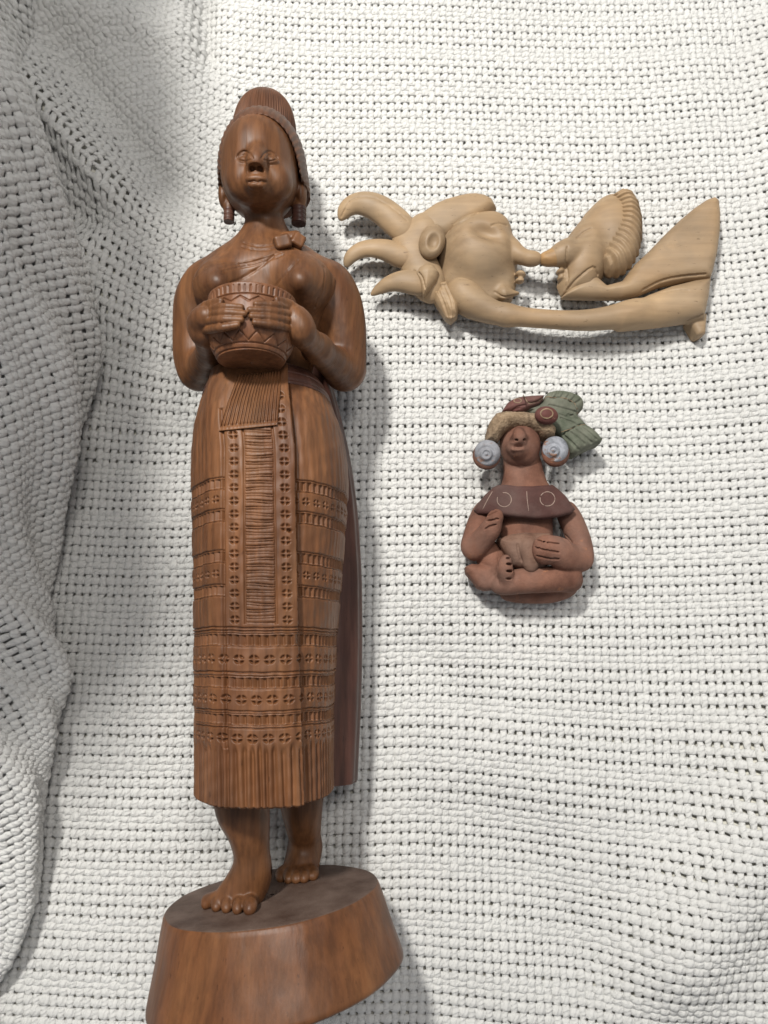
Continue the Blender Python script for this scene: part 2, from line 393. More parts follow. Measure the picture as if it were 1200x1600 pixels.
class Model:
    def __init__(s): s.ops = []
    def add(s, prim, k=0.002): s.ops.append(('u', prim, k)); return s
    def cut(s, prim, k=0.0006): s.ops.append(('s', prim, k)); return s
    def keep(s, f): s.ops.append(('i', (f, None, None), 0)); return s      # intersect everywhere with f
    def warp(s, f): s.ops.append(('d', (f, None, None), 0)); return s      # add f to the distance everywhere
    def chain(s, pts, radii, k=0.002, n=4, flat=1.0):
        L = smooth_line(np.c_[np.asarray(pts), np.asarray(radii)], n)
        for a, b in zip(L[:-1], L[1:]): s.add(cone(a[:3], b[:3], a[3], b[3], flat), k)
        return s
    def groove(s, pts, r, k=0.0004, n=3):
        L = smooth_line(pts, n) if len(pts) > 2 else np.asarray(pts)
        for a, b in zip(L[:-1], L[1:]): s.cut(cone(a, b, r, r), k)
        return s
    def val(s, x, y, z):
        D = np.full(np.shape(x), 0.05)
        for mode, (f, a, b), k in s.ops:
            d = f(x, y, z)
            if mode == 'd': D = D + d
            elif mode == 'i': D = np.maximum(D, d)
            else:
                if mode == 's': d = -d
                hh = np.maximum(k - np.abs(d - D), 0) / max(k, 1e-9); D = np.minimum(d, D) - hh * hh * k * 0.25 if mode == 'u' else np.maximum(d, D) + hh * hh * k * 0.25
        return D
    def hit(s, px, py, off=0.0, top=.135):
        z = np.arange(top, 0.0, -0.0003); p = W(px, py, z); D = s.val(p[:, 0], p[:, 1], z); i = int(np.argmax(D < 0))
        return W(px, py, z[i] + off).astype(float)
    def engrave(s, pts, r=.0005, off=0.0, k=.0004, n=3):
        L = smooth_line(np.array(pts, float), n) if len(pts) > 2 else np.array(pts, float)
        L = [s.hit(p[0], p[1], off) for p in L]
        for a, b in zip(L[:-1], L[1:]): s.cut(cone(a, b, r, r), k)
        return s
    def bounds(s):
        lo = np.min([p[1] for m_, p, k in s.ops if m_ == 'u'], 0); hi = np.max([p[2] for m_, p, k in s.ops if m_ == 'u'], 0)
        return lo, hi
    def mesh(s, h, lo=None, hi=None):
        b0, b1 = s.bounds()
        lo = b0 - 3 * h if lo is None else np.array([b0[i] - 3 * h if lo[i] is None else lo[i] for i in range(3)])
        hi = b1 + 3 * h if hi is None else np.array([b1[i] + 3 * h if hi[i] is None else hi[i] for i in range(3)])
        n = np.ceil((hi - lo) / h).astype(int) + 1
        ax = [lo[i] + h * np.arange(n[i]) for i in range(3)]
        D = np.full(n, 0.05, np.float32)
        for mode, (f, a, b), k in s.ops:
            if a is None: i0 = np.zeros(3, int); i1 = n
            else:
                mg = k + 2.5 * h + 0.001
                i0 = np.clip(np.floor((a - mg - lo) / h).astype(int), 0, n); i1 = np.clip(np.ceil((b + mg - lo) / h).astype(int) + 1, 0, n)
            if (i1 <= i0).any(): continue
            sl = tuple(slice(p, q) for p, q in zip(i0, i1))
            x = ax[0][sl[0]][:, None, None].astype(np.float32); y = ax[1][sl[1]][None, :, None].astype(np.float32); z = ax[2][sl[2]][None, None, :].astype(np.float32)
            if mode == 'd': D[sl] += f(x, y, z); continue
            d = f(x, y, z); e = D[sl]
            if mode == 'u':
                hh = np.maximum(k - np.abs(d - e), 0) / max(k, 1e-9); D[sl] = np.minimum(d, e) - hh * hh * k * 0.25
            elif mode == 's':
                d = -d; hh = np.maximum(k - np.abs(d - e), 0) / max(k, 1e-9); D[sl] = np.maximum(d, e) + hh * hh * k * 0.25
            else: D[sl] = np.maximum(D[sl], d)
        return nets(D, lo, h)
def nets(D, lo, h):
    S = D < 0; n = D.shape
    c = np.zeros(tuple(k - 1 for k in n), np.uint8)
    for a in (0, 1):
        for b in (0, 1):
            for d in (0, 1): c += S[a:n[0] - 1 + a, b:n[1] - 1 + b, d:n[2] - 1 + d]
    I = np.argwhere((c > 0) & (c < 8)); idx = np.full(c.shape, -1, np.int32); idx[tuple(I.T)] = np.arange(len(I))
    corners = {}
    for a in (0, 1):
        for b in (0, 1):
            for d in (0, 1): corners[a, b, d] = D[I[:, 0] + a, I[:, 1] + b, I[:, 2] + d]
    acc = np.zeros((len(I), 3)); cnt = np.zeros(len(I))
    for p in corners:
        for ax in range(3):
            if p[ax]: continue
            q = list(p); q[ax] = 1; q = tuple(q)
            v0, v1 = corners[p], corners[q]; m_ = (v0 < 0) != (v1 < 0)
            t = np.where(m_, v0 / np.where(m_, v0 - v1, 1), 0)
            pos = np.zeros((len(I), 3)); pos[:] = p; pos[:, ax] = t
            acc += pos * m_[:, None]; cnt += m_
    V = lo + h * (I + acc / cnt[:, None])
    Q = []
    for ax in range(3):
        o = [i for i in range(3) if i != ax]; s0 = [slice(None)] * 3; s1 = [slice(None)] * 3; s0[ax] = slice(0, -1); s1[ax] = slice(1, None)
        a = S[tuple(s0)]; b = S[tuple(s1)]; E = np.argwhere(a != b)
        E = E[(E[:, o[0]] > 0) & (E[:, o[1]] > 0) & (E[:, o[0]] < n[o[0]] - 1) & (E[:, o[1]] < n[o[1]] - 1)]
        inside = a[tuple(E.T)]
        def cell(d0, d1):
            F_ = E.copy(); F_[:, o[0]] -= d0; F_[:, o[1]] -= d1; return idx[tuple(F_.T)]
        q = np.stack([cell(1, 1), cell(0, 1), cell(0, 0), cell(1, 0)], 1)
        fl = inside if ax != 1 else ~inside
        q[~fl] = q[~fl][:, ::-1]; Q.append(q)
    return V, np.vstack(Q)
def relax(V, Q, it=1, lam=0.5):
    for _ in range(it):
        acc = np.zeros_like(V); cnt = np.zeros(len(V))
        for i in range(4):
            for j in (1, 3):
                for ax in range(3): acc[:, ax] += np.bincount(Q[:, i], V[Q[:, (i + j) % 4], ax], len(V))
                cnt += np.bincount(Q[:, i], minlength=len(V))
        V = V + lam * (acc / np.maximum(cnt, 1)[:, None] - V)
    return V
def sculpt(name, model, h, material, parent, it=1, **props):
    V, Q = model.mesh(h); V = relax(V, Q, it)
    return link(name, mesh_np(name, V, Q), material, parent, **props)

def wood(name, lo_, mid, hi_, grain_axis='y', rough=0.38, gs=1.0, scratch=0.5, pale=False, seed=0.0):
    m, nt, bs = mat(name)
    sc = (1, 0.07, 1) if grain_axis == 'y' else (0.09, 1, 1)
    v = coords(nt, sc, (seed, seed * 0.7, 0))
    n1 = noise(nt, v, 70 * gs, 5, 0.6, 0.6); n2 = noise(nt, v, 420 * gs, 3, 0.6)
    c1 = ramp(nt, n1, [(0.30, lo_), (0.5, mid), (0.72, hi_)])
    c2 = ramp(nt, n2, [(0.35, (0.62, 0.60, 0.58)), (0.62, (1.08, 1.06, 1.04))])
    c = mixc(nt, 0.25 if pale else 0.75, c1, c2, 'MULTIPLY')
    v2 = coords(nt); b1 = noise(nt, v2, 26, 4, 0.6)
    c3 = ramp(nt, b1, [(0.35, (0.78, 0.80, 0.84)), (0.65, (1.10, 1.06, 1.0))])
    c = mixc(nt, 0.8 if pale else 0.7, c, c3, 'MULTIPLY')
    # small dents, pores and rubbed spots
    p1 = ramp(nt, noise(nt, coords(nt, (1, 0.35, 1) if grain_axis == 'y' else (0.35, 1, 1), (5, 2, 1)), 520, 3, 0.6), [(0.27, (0.55, 0.52, 0.5)), (0.34, (1, 1, 1))])
    c = mixc(nt, 0.8, c, p1, 'MULTIPLY')
    p2 = ramp(nt, noise(nt, coords(nt, loc=(1, 8, 3)), 48, 7, 0.7), [(0.60, (1, 1, 1)), (0.70, (1.22, 1.2, 1.16))])
    c = mixc(nt, 0.8, c, p2, 'MULTIPLY')
    nt.links.new(c, bs.inputs['Base Color'])
    r_ = N(nt, 'ShaderNodeMapRange'); r_.inputs[3].default_value = rough - 0.08; r_.inputs[4].default_value = rough + 0.16
    nt.links.new(noise(nt, v2, 60, 3), r_.inputs[0]); nt.links.new(r_.outputs[0], bs.inputs['Roughness'])
    bs.inputs['Specular IOR Level'].default_value = 0.36
    b_ = bump(nt, bs, n2, 0.00035, scratch)
    vo = N(nt, 'ShaderNodeTexVoronoi'); vo.feature = 'SMOOTH_F1'; vo.inputs['Scale'].default_value = 170 * gs; vo.inputs['Smoothness'].default_value = 0.35
    nt.links.new(coords(nt, (1, 0.45, 1) if grain_axis == 'y' else (0.6, 1, 1)), vo.inputs['Vector'])
    b2 = N(nt, 'ShaderNodeBump'); b2.inputs['Strength'].default_value = 0.35; b2.inputs['Distance'].default_value = 0.0012
    nt.links.new(vo.outputs['Distance'], b2.inputs['Height']); nt.links.new(b2.outputs[0], b_.inputs['Normal'])
    return m
def plain(name, col, var=(0.85, 1.12), rough=0.6, scale=90, bmp=0.0003, col2=None, worn=None, share=0.60):
    m, nt, bs = mat(name); v = coords(nt)
    n1 = noise(nt, v, scale, 5, 0.65)
    a = tuple(c * var[0] for c in col); b = tuple(c * var[1] for c in (col2 or col))
    c = ramp(nt, n1, [(0.33, a), (0.66, b)])
    if worn:
        f = ramp(nt, noise(nt, coords(nt, loc=(3, 1, 2)), 130, 8, 0.72), [(share - 0.015, (0, 0, 0)), (share + 0.02, (1, 1, 1))]); c = mixc(nt, f, c, worn)
        f = ramp(nt, noise(nt, coords(nt, loc=(7, 4, 2)), 38, 5, 0.6), [(0.42, (0, 0, 0)), (0.70, (0.55, 0.55, 0.55))]); c = mixc(nt, f, c, tuple(0.5 * x + 0.5 * y for x, y in zip(b, (0.20, 0.165, 0.145))))
    nt.links.new(c, bs.inputs['Base Color'])
    bs.inputs['Roughness'].default_value = rough; bs.inputs['Specular IOR Level'].default_value = 0.3
    bump(nt, bs, noise(nt, v, 700, 4, 0.7), bmp, 0.6); return m
M_SKIN = wood('dark_teak', (0.100, 0.040, 0.017), (0.145, 0.061, 0.024), (0.195, 0.086, 0.034), rough=0.43)
M_SKIRT = wood('skirt_teak', (0.108, 0.043, 0.018), (0.158, 0.067, 0.028), (0.210, 0.096, 0.041), rough=0.45, seed=0.4)
M_HAIR = wood('hair_teak', (0.075, 0.031, 0.016), (0.108, 0.046, 0.023), (0.142, 0.063, 0.032), rough=0.45)
M_BACK = wood('back_teak', (0.050, 0.021, 0.016), (0.080, 0.034, 0.025), (0.105, 0.047, 0.032), rough=0.40, seed=1.1)
M_BASE = wood('base_teak', (0.105, 0.039, 0.015), (0.138, 0.054, 0.020), (0.175, 0.074, 0.028), rough=0.42, gs=0.7, seed=2.3)
M_BOWL = wood('bowl_teak', (0.14, 0.056, 0.026), (0.19, 0.080, 0.036), (0.24, 0.105, 0.048), rough=0.4, seed=3.3)
M_TOP = plain('dusty_end_grain', (0.090, 0.052, 0.038), (0.7, 1.25), 0.62, 45, 0.0005, (0.115, 0.080, 0.064))
# ------------------------------------------------------------------ the standing woman of dark wood, lying on her back
CX = -0.0655
woman = root('woman_statue', Pt(415, 1000, 0.0), 'tall dark brown wooden statue of a woman with a bowl, on a round base', 'statue')
# --- skirt: a loft of rounded sections along the statue
ST = np.array([  # py (seen at mid height), left px, right px, front z, back z
    (560, 348, 488, .080, .020), (580, 340, 493, .083, .018), (600, 336, 499, .086, .016), (620, 326, 510, .090, .014), (640, 314, 521, .093, .012), (680, 303, 536, .098, .010),
    (720, 299, 543, .100, .008), (760, 298, 545, .100, .008), (820, 299, 541, .099, .008), (900, 301, 535, .097, .008), (1000, 302, 527, .094, .008),
    (1100, 302, 523, .0925, .008), (1180, 303, 522, .092, .008), (1300, 303, 522, .092, .008)], float)
_zc = (ST[:, 3] + ST[:, 4]) / 2
_L = W(ST[:, 1], ST[:, 0], _zc); _R = W(ST[:, 2], ST[:, 0], _zc)
def _fit(L_, R_, T, zf, zb):
    th = np.linspace(0, 2 * math.pi, 120); ct, st = np.cos(th), np.sin(th)
    bx, bz = np.sign(ct) * np.abs(ct) ** (2 / 2.55), np.sign(st) * np.abs(st) ** (2 / 2.55)
    L_ = L_.copy(); R_ = R_.copy()
    for _ in range(8):
        for i in range(len(T)):
            cx, a = (L_[i, 0] + R_[i, 0]) / 2, (R_[i, 0] - L_[i, 0]) / 2
            px, py = PX(cx + a * bx, L_[i, 1], (zf[i] + zb[i]) / 2 + (zf[i] - zb[i]) / 2 * bz)
            L_[i, 0] += (T[i, 1] - px.min()) * .00031; R_[i, 0] += (T[i, 2] - px.max()) * .00031
    return L_, R_
_L, _R = _fit(_L, _R, ST, ST[:, 3], ST[:, 4])
SKY = _L[:, 1][::-1]; SKL = _L[:, 0][::-1]; SKR = _R[:, 0][::-1]; SKF = ST[::-1, 3]; SKB = ST[::-1, 4]
def sk(Y):
    L_, R_, F_, B_ = (np.interp(Y, SKY, v) for v in (SKL, SKR, SKF, SKB))
    return (L_ + R_) / 2, (R_ - L_) / 2, (F_ + B_) / 2, (F_ - B_) / 2
_yy = np.linspace(SKY[0], SKY[-1], 500)
def _smooth_tab():
    global SKY, SKL, SKR, SKF, SKB
    out = []
    for v in (SKL, SKR, SKF, SKB):
        t = np.interp(_yy, SKY, v); k = np.hanning(21); k /= k.sum(); out.append(np.convolve(np.pad(t, 10, mode='edge'), k, 'valid'))
    SKY = _yy; SKL, SKR, SKF, SKB = out
_smooth_tab()
NE = 2.55
def sk_front(X, Y):
    cx, a, cz, b = sk(Y); q = np.clip(1 - np.abs((X - cx) / a) ** NE, 0, 1) ** (1 / NE)
    return cz + b * q
def on_skirt(px, py, off=0.0):
    z = np.full(np.shape(px), 0.09)
    for _ in range(12):
        p = W(px, py, z); z = sk_front(p[..., 0], p[..., 1]) + off
    return W(px, py, z)
HEM = float(W(400, 1262, 0.092)[1]); TOP = float(W(400, 572, 0.085)[1])
def q_of(Y):       # row of the photograph at which this Y shows on the front of the skirt
    return PX(np.full(np.shape(Y), CX), Y, np.interp(Y, SKY, SKF))[1]
def notch(s, q, ps, q0, pq=None, r=4.6):
    """flowers of four wedge cuts, centres every ps along s on the line q0 (or every pq along q)"""
    ds = (s + ps / 2) % ps - ps / 2; dq = q - q0
    if pq: dq = (dq + pq / 2) % pq - pq / 2
    ax = np.abs(ds); aq = np.abs(dq); rr = np.hypot(ax, aq)
    w_ = np.clip(1 - np.maximum(np.abs(rr - r) / 2.9, 0), 0, 1) * np.clip((np.minimum(ax, aq) - 0.9) / 1.2, 0, 1)
    return w_
def flute(s, p):
    t = (s / p) % 1.0
    return np.where(t < 0.72, (t / 0.72) ** 1.3, (1 - t) / 0.28)
def line_(d, wd=1.1): return np.exp(-(d / wd) ** 2)
def skirt_relief(s, q, px):
    """carving depth (m, negative is cut); s: way round the skirt in photo pixels, 0 at the edge of the front panel, negative over the panel"""
    h = np.zeros(np.broadcast(s, q).shape); step = 0
    edge = 0.0
    step = 0.0050 * np.clip((edge - s) / 1.0, 0, 1) * (1 - sm(106, 175, -s)) - 0.0012 * line_(s - 1.5, 2.5)
    flute_p, flow_p = 11.0, 22.0
    wob = 0.9 * np.sin(s * 0.045 + 1) + 0.35 * np.sin(s * 0.19 + q * 0.02)
    qq = q + wob
    D = -0.00085
    # narrow bands each side of the panel
    side = (s > 2) | (s < -106)
    for q0, q1 in ((750, 766), (799, 816), (863, 880), (916, 932)):
        fl = flute(s + 2 * np.sin(q0) + 0.8 * np.sin(s * 0.05 + q0), flute_p)
        ins = sm(q0, q0 + 2, qq) * (1 - sm(q1 - 2, q1, qq)) * side
        h = h + ins * (-0.0003 - 0.0012 * fl) - 0.0007 * side * (line_(qq - q0 + 1) + line_(qq - q1 - 1))
    for q0 in (782, 898): h = h + 1.5 * D * notch(s, qq, 20, q0, r=4.2) * side
    # ladder column and its flower columns
    mid = (q > 600) & (q < 976) & (s < -2) & (s > -104)
    s1, s2 = -76, -31
    for sl in (s1, s2): h = h - 0.0010 * line_(s - sl, 1.2) * mid
    lad = mid & (s > s1 + 2) & (s < s2 - 2)
    lw = q + 0.7 * np.sin(s * 0.10 + q * 0.05); row = np.floor(lw / 9.9)
    tilt = 0.035 * np.sin(row * 2.3) * (s + 53)
    lw = lw + tilt
    h = h - 0.00085 * lad * (line_((lw) % 9.9 - 3.0, 0.8) + 0.9 * line_((lw) % 9.9 - 6.6, 0.75)) * (0.75 + 0.25 * np.sin(row * 1.9 + s * 0.08))
    for sc_ in (-91, -16):
        h = h + 1.6 * D * notch(s - sc_ + 500 * 0, q, 1e4, 622, 20.4, r=4.3) * mid * (np.abs(s - sc_) < 11) * (q > (668 if sc_ < -50 else 612))
    # wide groove at the left of the panel
    h = h - 0.0012 * line_(s + 107, 2.2) * (q > 640) * (q < 1168)
    # broad bands below
    for q0 in (981, 986, 1050, 1110, 1136): h = h - 0.0008 * line_(qq - q0, 1.15)
    for q0, q1 in ((991, 1009), (1057, 1074), (1115, 1131)):
        fl = flute(s + 3 * np.sin(q0) + 0.8 * np.sin(s * 0.05 + q0), flute_p)
        ins = sm(q0, q0 + 2, qq) * (1 - sm(q1 - 2, q1, qq))
        h = h + ins * (-0.0003 - 0.0014 * fl) - 0.0006 * (line_(qq - q0 + 1) + line_(qq - q1 - 1))
    for q0 in (1030, 1092, 1152): h = h + 1.7 * D * notch(s + 4 * np.sin(q0), qq, flow_p, q0, r=5.2)
    # pleats
    pl = sm(1160, 1176, q + 3 * np.sin(s * 0.3)); sp = s + 1.6 * np.sin(s * 0.11) + 0.01 * (q - 1160) * np.sin(s * 0.23)
    h = h - pl * 0.0013 * (0.5 - 0.5 * np.cos(2 * math.pi * sp / 11.0)) ** 1.5
    # knot hole
    h = h - 0.0022 * np.exp(-(((s + 10) / 2.2) ** 2 + ((q - 831) / 2.2) ** 2))
    h = h * 1.25 + step
    # tool marks
    h = h + 0.00010 * np.sin(s * 0.45 + 1.5 * np.sin(q * 0.03)) + 0.00008 * np.sin(q * 0.21 + s * 0.1)
    return h
def loft(ny, nt, Y0, Y1):
    Y = np.linspace(Y0, Y1, ny)
    th = np.linspace(0, 2 * math.pi, nt * 6, endpoint=False)
    ct, st = np.cos(th), np.sin(th)
    bx, bz = np.sign(ct) * np.abs(ct) ** (2 / NE), np.sign(st) * np.abs(st) ** (2 / NE)
    # even arc steps, finer over the visible front
    ds = np.hypot(np.diff(np.r_[bx, bx[0]]) * 0.038, np.diff(np.r_[bz, bz[0]]) * 0.044) * np.where(st > -0.35, 1.0, 0.25)
    cum = np.r_[0, np.cumsum(ds)]; tt = np.interp(np.linspace(0, cum[-1], nt, endpoint=False), cum, np.r_[th, 2 * math.pi])
    ct, st = np.cos(tt), np.sin(tt)
    bx, bz = np.sign(ct) * np.abs(ct) ** (2 / NE), np.sign(st) * np.abs(st) ** (2 / NE)
    cx, a, cz, b = sk(Y)
    X = cx[:, None] + a[:, None] * bx; Z = cz[:, None] + b[:, None] * bz
    return X, np.broadcast_to(Y[:, None], X.shape).copy(), Z
EDGE = np.array([(560, 447), (600, 449), (700, 459), (980, 462), (1262, 469)], float)
def make_skirt():
    ny, nt = 900, 640
    X, Y, Z = loft(ny, nt, HEM, TOP)
    nx = np.roll(Z, -1, 1) - np.roll(Z, 1, 1); nz = -(np.roll(X, -1, 1) - np.roll(X, 1, 1)); l = np.hypot(nx, nz); nx /= l; nz /= l
    arc = np.cumsum(np.hypot(X - np.roll(X, 1, 1), Z - np.roll(Z, 1, 1)), 1)
    q = q_of(Y)
    exy = on_skirt(np.interp(q[:, 0], EDGE[:, 0], EDGE[:, 1]), q[:, 0])
    j = np.argmin(np.abs(X - exy[:, :1]) + (Z < 0.05) * 1.0, 1)
    # exact arc position of the edge, by interpolation along the falling X
    s0 = np.empty(ny)
    for i in range(ny):
        k = max(j[i], 1); x0, x1 = X[i, k - 1], X[i, k]; t = (exy[i, 0] - x0) / (x1 - x0 + 1e-12); s0[i] = arc[i, k - 1] + t * (arc[i, k] - arc[i, k - 1])
    k = np.hanning(31); k /= k.sum(); s0 = np.convolve(np.pad(s0, 15, mode='edge'), k, 'valid')
    s = (s0[:, None] - arc) / 0.000292; tot = arc[:, -1:] / 0.000292; s = np.where(s < -0.6 * tot, s + tot, s)
    h = skirt_relief(s, q, None)
    # the hem sinks in a rounded edge
    h = h - 0.0018 * (1 - sm(HEM, HEM + 0.0012, Y)) ** 2
    X2 = X + nx * h; Z2 = Z + nz * h
    V = np.stack([X2, Y, Z2], -1).reshape(-1, 3)
    Q = grid_quads(ny, nt, closed_v=True)
    # hem: a lip turned inwards
    cx, a, cz, b = sk(np.array([HEM]))
    inner = V[:nt] * 1.0; c = np.array([cx[0], 0, cz[0]]); d = inner - c; d[:, 1] = 0
    inner = inner - d * 0.12; inn2 = inner.copy(); inn2[:, 1] = HEM + 0.02
    n0 = len(V); V = np.vstack([V, inner, inn2]); i = np.arange(nt); i1 = (i + 1) % nt
    Q = np.vstack([Q, np.stack([i, i1, n0 + i1, n0 + i], 1)[:, ::-1], np.stack([n0 + i, n0 + i1, n0 + nt + i1, n0 + nt + i], 1)[:, ::-1]])
    return V, Q[:, ::-1]
link('skirt', mesh_np('skirt', *make_skirt()), M_SKIRT, woman)

def patch(name, rows, n_u, n_v, off, thick, relief, material, parent):
    """a thin cloth laid over the skirt: rows of (py, left px, right px)"""
    R_ = np.asarray(rows, float); t = np.linspace(0, 1, n_v); py = np.interp(t, np.linspace(0, 1, len(R_)), R_[:, 0])
    L_ = np.interp(t, np.linspace(0, 1, len(R_)), R_[:, 1]); Rr = np.interp(t, np.linspace(0, 1, len(R_)), R_[:, 2])
    u = np.linspace(0, 1, n_u)
    px = L_[:, None] + (Rr - L_)[:, None] * u; slope = R_[0, 3] if R_.shape[1] > 3 else 0
    pyy = py[:, None] + slope * (px - L_[:, None]) + np.zeros_like(px)
    o = off + relief(u[None, :], t[:, None])
    top = on_skirt(px, pyy, o); bot = on_skirt(px, pyy, np.zeros_like(px) + off - thick)
    V = np.vstack([top.reshape(-1, 3), bot.reshape(-1, 3)]); n = n_u * n_v
    Q = grid_quads(n_v, n_u)
    edge = np.r_[np.arange(n_u), np.arange(1, n_v) * n_u + n_u - 1, (n_v - 1) * n_u + np.arange(n_u - 2, -1, -1), np.arange(n_v - 2, 0, -1) * n_u]
    e1 = np.roll(edge, -1)
    Q = np.vstack([Q[:, ::-1], Q + n, np.stack([edge, e1, e1 + n, edge + n], 1)])
    return link(name, mesh_np(name, V, Q), material, parent)
patch('belt_fringe', [(586, 372, 440, -0.10), (625, 357, 437, 0), (673, 342, 433, 0)], 160, 60, 0.0062, 0.006,
      lambda u, t: -0.0011 * (0.5 - 0.5 * np.cos(2 * math.pi * (u + 0.012 * np.sin(9 * u + 1)) * 16 + 0.8 * np.sin(4 * t))) ** 1.2 * (1 - 0.9 * sm(0.93, 0.95, t)) - 0.0004 * line_(t - 0.93, 0.02), M_SKIRT, woman)
# belt: ribbed waist band
def belt():
    ny, nt = 60, 260
    X, Y, Z = loft(ny, nt, float(W(400, 604, .086)[1]), float(W(400, 566, .085)[1]))
    cx, a, cz, b = sk(Y[:, 0]); t = np.linspace(0, 1, ny)[:, None]
    g = 1 + 0.045 * np.sin(math.pi * np.clip(t, 0, 1)) ** 0.5 - 0.012 * line_((t * 3) % 1 - 0.5, 0.1)
    X = cx[:, None] + (X - cx[:, None]) * g; Z = cz[:, None] + (Z - cz[:, None]) * g
    return np.stack([X, Y, Z], -1).reshape(-1, 3), grid_quads(ny, nt, closed_v=True)[:, ::-1]
link('belt', mesh_np('belt', *belt()), M_BACK, woman)
# --- cloth falling down the back
def drape_loft():
    T = np.array([(470, 512, 350), (540, 512, 350), (600, 518, 350), (650, 532, 345), (720, 548, 340), (800, 559, 340), (900, 565, 340), (1000, 566, 340), (1100, 564, 340), (1222, 558, 340)], float)
    zc = 0.026; Rr = W(T[:, 1], T[:, 0], zc); Ll = W(T[:, 2], T[:, 0], zc)
    ny, nt = 200, 160; Y1 = Rr[0, 1]; Y = np.linspace(HEM + 0.0005, Y1, ny)
    R_ = np.interp(Y, Rr[::-1, 1], Rr[::-1, 0]); L_ = np.interp(Y, Ll[::-1, 1], Ll[::-1, 0])
    k = np.hanning(25); k /= k.sum(); R_ = np.convolve(np.pad(R_, 12, mode='edge'), k, 'valid')
    cx = (R_ + L_) / 2; a = (R_ - L_) / 2
    th = np.linspace(0, 2 * math.pi, nt, endpoint=False); ct, st = np.cos(th), np.sin(th); n = 3.2
    bx, bz = np.sign(ct) * np.abs(ct) ** (2 / n), np.sign(st) * np.abs(st) ** (2 / n)
    g = 1 - 0.03 * (1 - sm(HEM, HEM + 0.0015, Y)) ** 2
    X = cx[:, None] + (a * g)[:, None] * bx; Z = zc - 0.002 + 0.021 * bz[None, :] * g[:, None] + 0.0 * X
    X = X + 0.0004 * np.sin(Z * 900)
    V = np.stack([X, np.broadcast_to(Y[:, None], X.shape), Z], -1).reshape(-1, 3)
    Q = grid_quads(ny, nt, closed_v=True)
    V = np.vstack([V, [[cx[0], HEM + 0.0005, zc], [cx[-1], Y1, zc]]]); n0 = len(V) - 2; i = np.arange(nt); i1 = (i + 1) % nt
    cap = np.stack([i, i1, np.full(nt, n0), np.full(nt, n0)], 1)
    return V, np.vstack([Q[:, ::-1]]), cap, nt, n0
V_, Q_, cap_, nt_, n0_ = drape_loft()
me = bpy.data.meshes.new('back_cloth'); me.from_pydata(V_.tolist(), [], Q_.tolist() + [list(range(nt_))])
me.polygons.foreach_set('use_smooth', np.r_[np.ones(len(Q_), bool), [False]]); me.update()
link('back_cloth', me, M_BACK, woman)

# --- the body: head, neck, torso, arms and hands in one surface
def torso_prims(m):
    m.add(ell(Pt(415, 455, .057), (.0345, .032, .0255)), .004)
    m.add(ell(Pt(414, 436, .060), (.036, .0125, .0205)), .010)
    m.add(ell(Pt(415, 540, .050), (.0275, .040, .026)), .012)
    m.add(cone(Pt(415, 410, .061), Pt(414, 350, .066), .0140, .0106), .010)       # neck
    m.add(cone(Pt(415, 428, .058), Pt(332, 446, .055), .0130, .0110), .009)        # shoulders
    m.add(cone(Pt(415, 428, .058), Pt(510, 450, .055), .0130, .0115), .009)
    for px, py in ((340, 447), (470, 444)):
        m.add(ell(Pt(px, py, .075), (.0125, .0125, .013)), .008); m.add(cone(Pt(px, py, .080), Pt(px, py - 4, .0895), .006, .0018), .009)
UP = Model(); torso_prims(UP)
# upper arms
UP.chain([Pt(326, 450, .055), Pt(314, 482, .053), Pt(309, 540, .050), Pt(312, 580, .050)], [.0128, .0120, .0108, .0098], .006)
UP.chain([Pt(511, 450, .053), Pt(526, 490, .051), Pt(535, 540, .047), Pt(539, 580, .045)], [.0135, .0124, .0112, .0098], .006)
# forearms with carved rings
def ringed(m, a, b, ra, rb, n, k=.004):
    a = np.asarray(a); b = np.asarray(b); d = b - a; L = d @ d
    def f(x, y, z):
        px, py, pz = x - a[0], y - a[1], z - a[2]; t = np.clip((px * d[0] + py * d[1] + pz * d[2]) / L, 0, 1)
        return np.sqrt((px - t * d[0]) ** 2 + (py - t * d[1]) ** 2 + (pz - t * d[2]) ** 2) - (ra + (rb - ra) * t) + 0.00022 * np.cos(2 * math.pi * n * t) ** 2 * (t > 0) * (t < 1)
    mx = max(ra, rb); m.add((f, np.minimum(a, b) - mx, np.maximum(a, b) + mx), k)
ringed(UP, Pt(311, 581, .052), Pt(332, 548, .082), .0096, .0068, 12)
UP.add(cone(Pt(330, 548, .082), Pt(321, 522, .104), .0068, .0062), .005)
ringed(UP, Pt(538, 582, .047), Pt(495, 545, .082), .0098, .0070, 14)
UP.add(cone(Pt(497, 545, .082), Pt(472, 522, .104), .0070, .0062), .005)
# palms and fingers, closed round the bowl
BX, BZ = float(W(389, 510, .104)[0]), .103
def bowl_z(px, py, off):
    z = .12
    for _ in range(10):
        p = W(px, py, z); dx = p[0] - BX; r_ = .0214; z = BZ + math.sqrt(max(r_ * r_ - dx * dx, 1e-5)) + off
    return z
def onb(px, py, off): return Pt(px, py, bowl_z(px, py, off))
UP.chain([Pt(322, 520, .106), onb(316, 505, .000), onb(322, 495, .0008)], [.0064, .0060, .0048], .003, 3)
UP.chain([Pt(470, 518, .106), onb(464, 505, .000), onb(458, 495, .0008)], [.0066, .0062, .0050], .003, 3)
for a, b, c in (((320, 486), (348, 480), (377, 480)), ((312, 496), (345, 489), (382, 490)), ((309, 506), (342, 500), (377, 499.5)), ((313, 517), (342, 513), (371, 508))):
    UP.chain([onb(*a, .0006), onb(*b, .0019), onb(*c, .0011)], [.0019, .0019, .00150], .00025, 4)
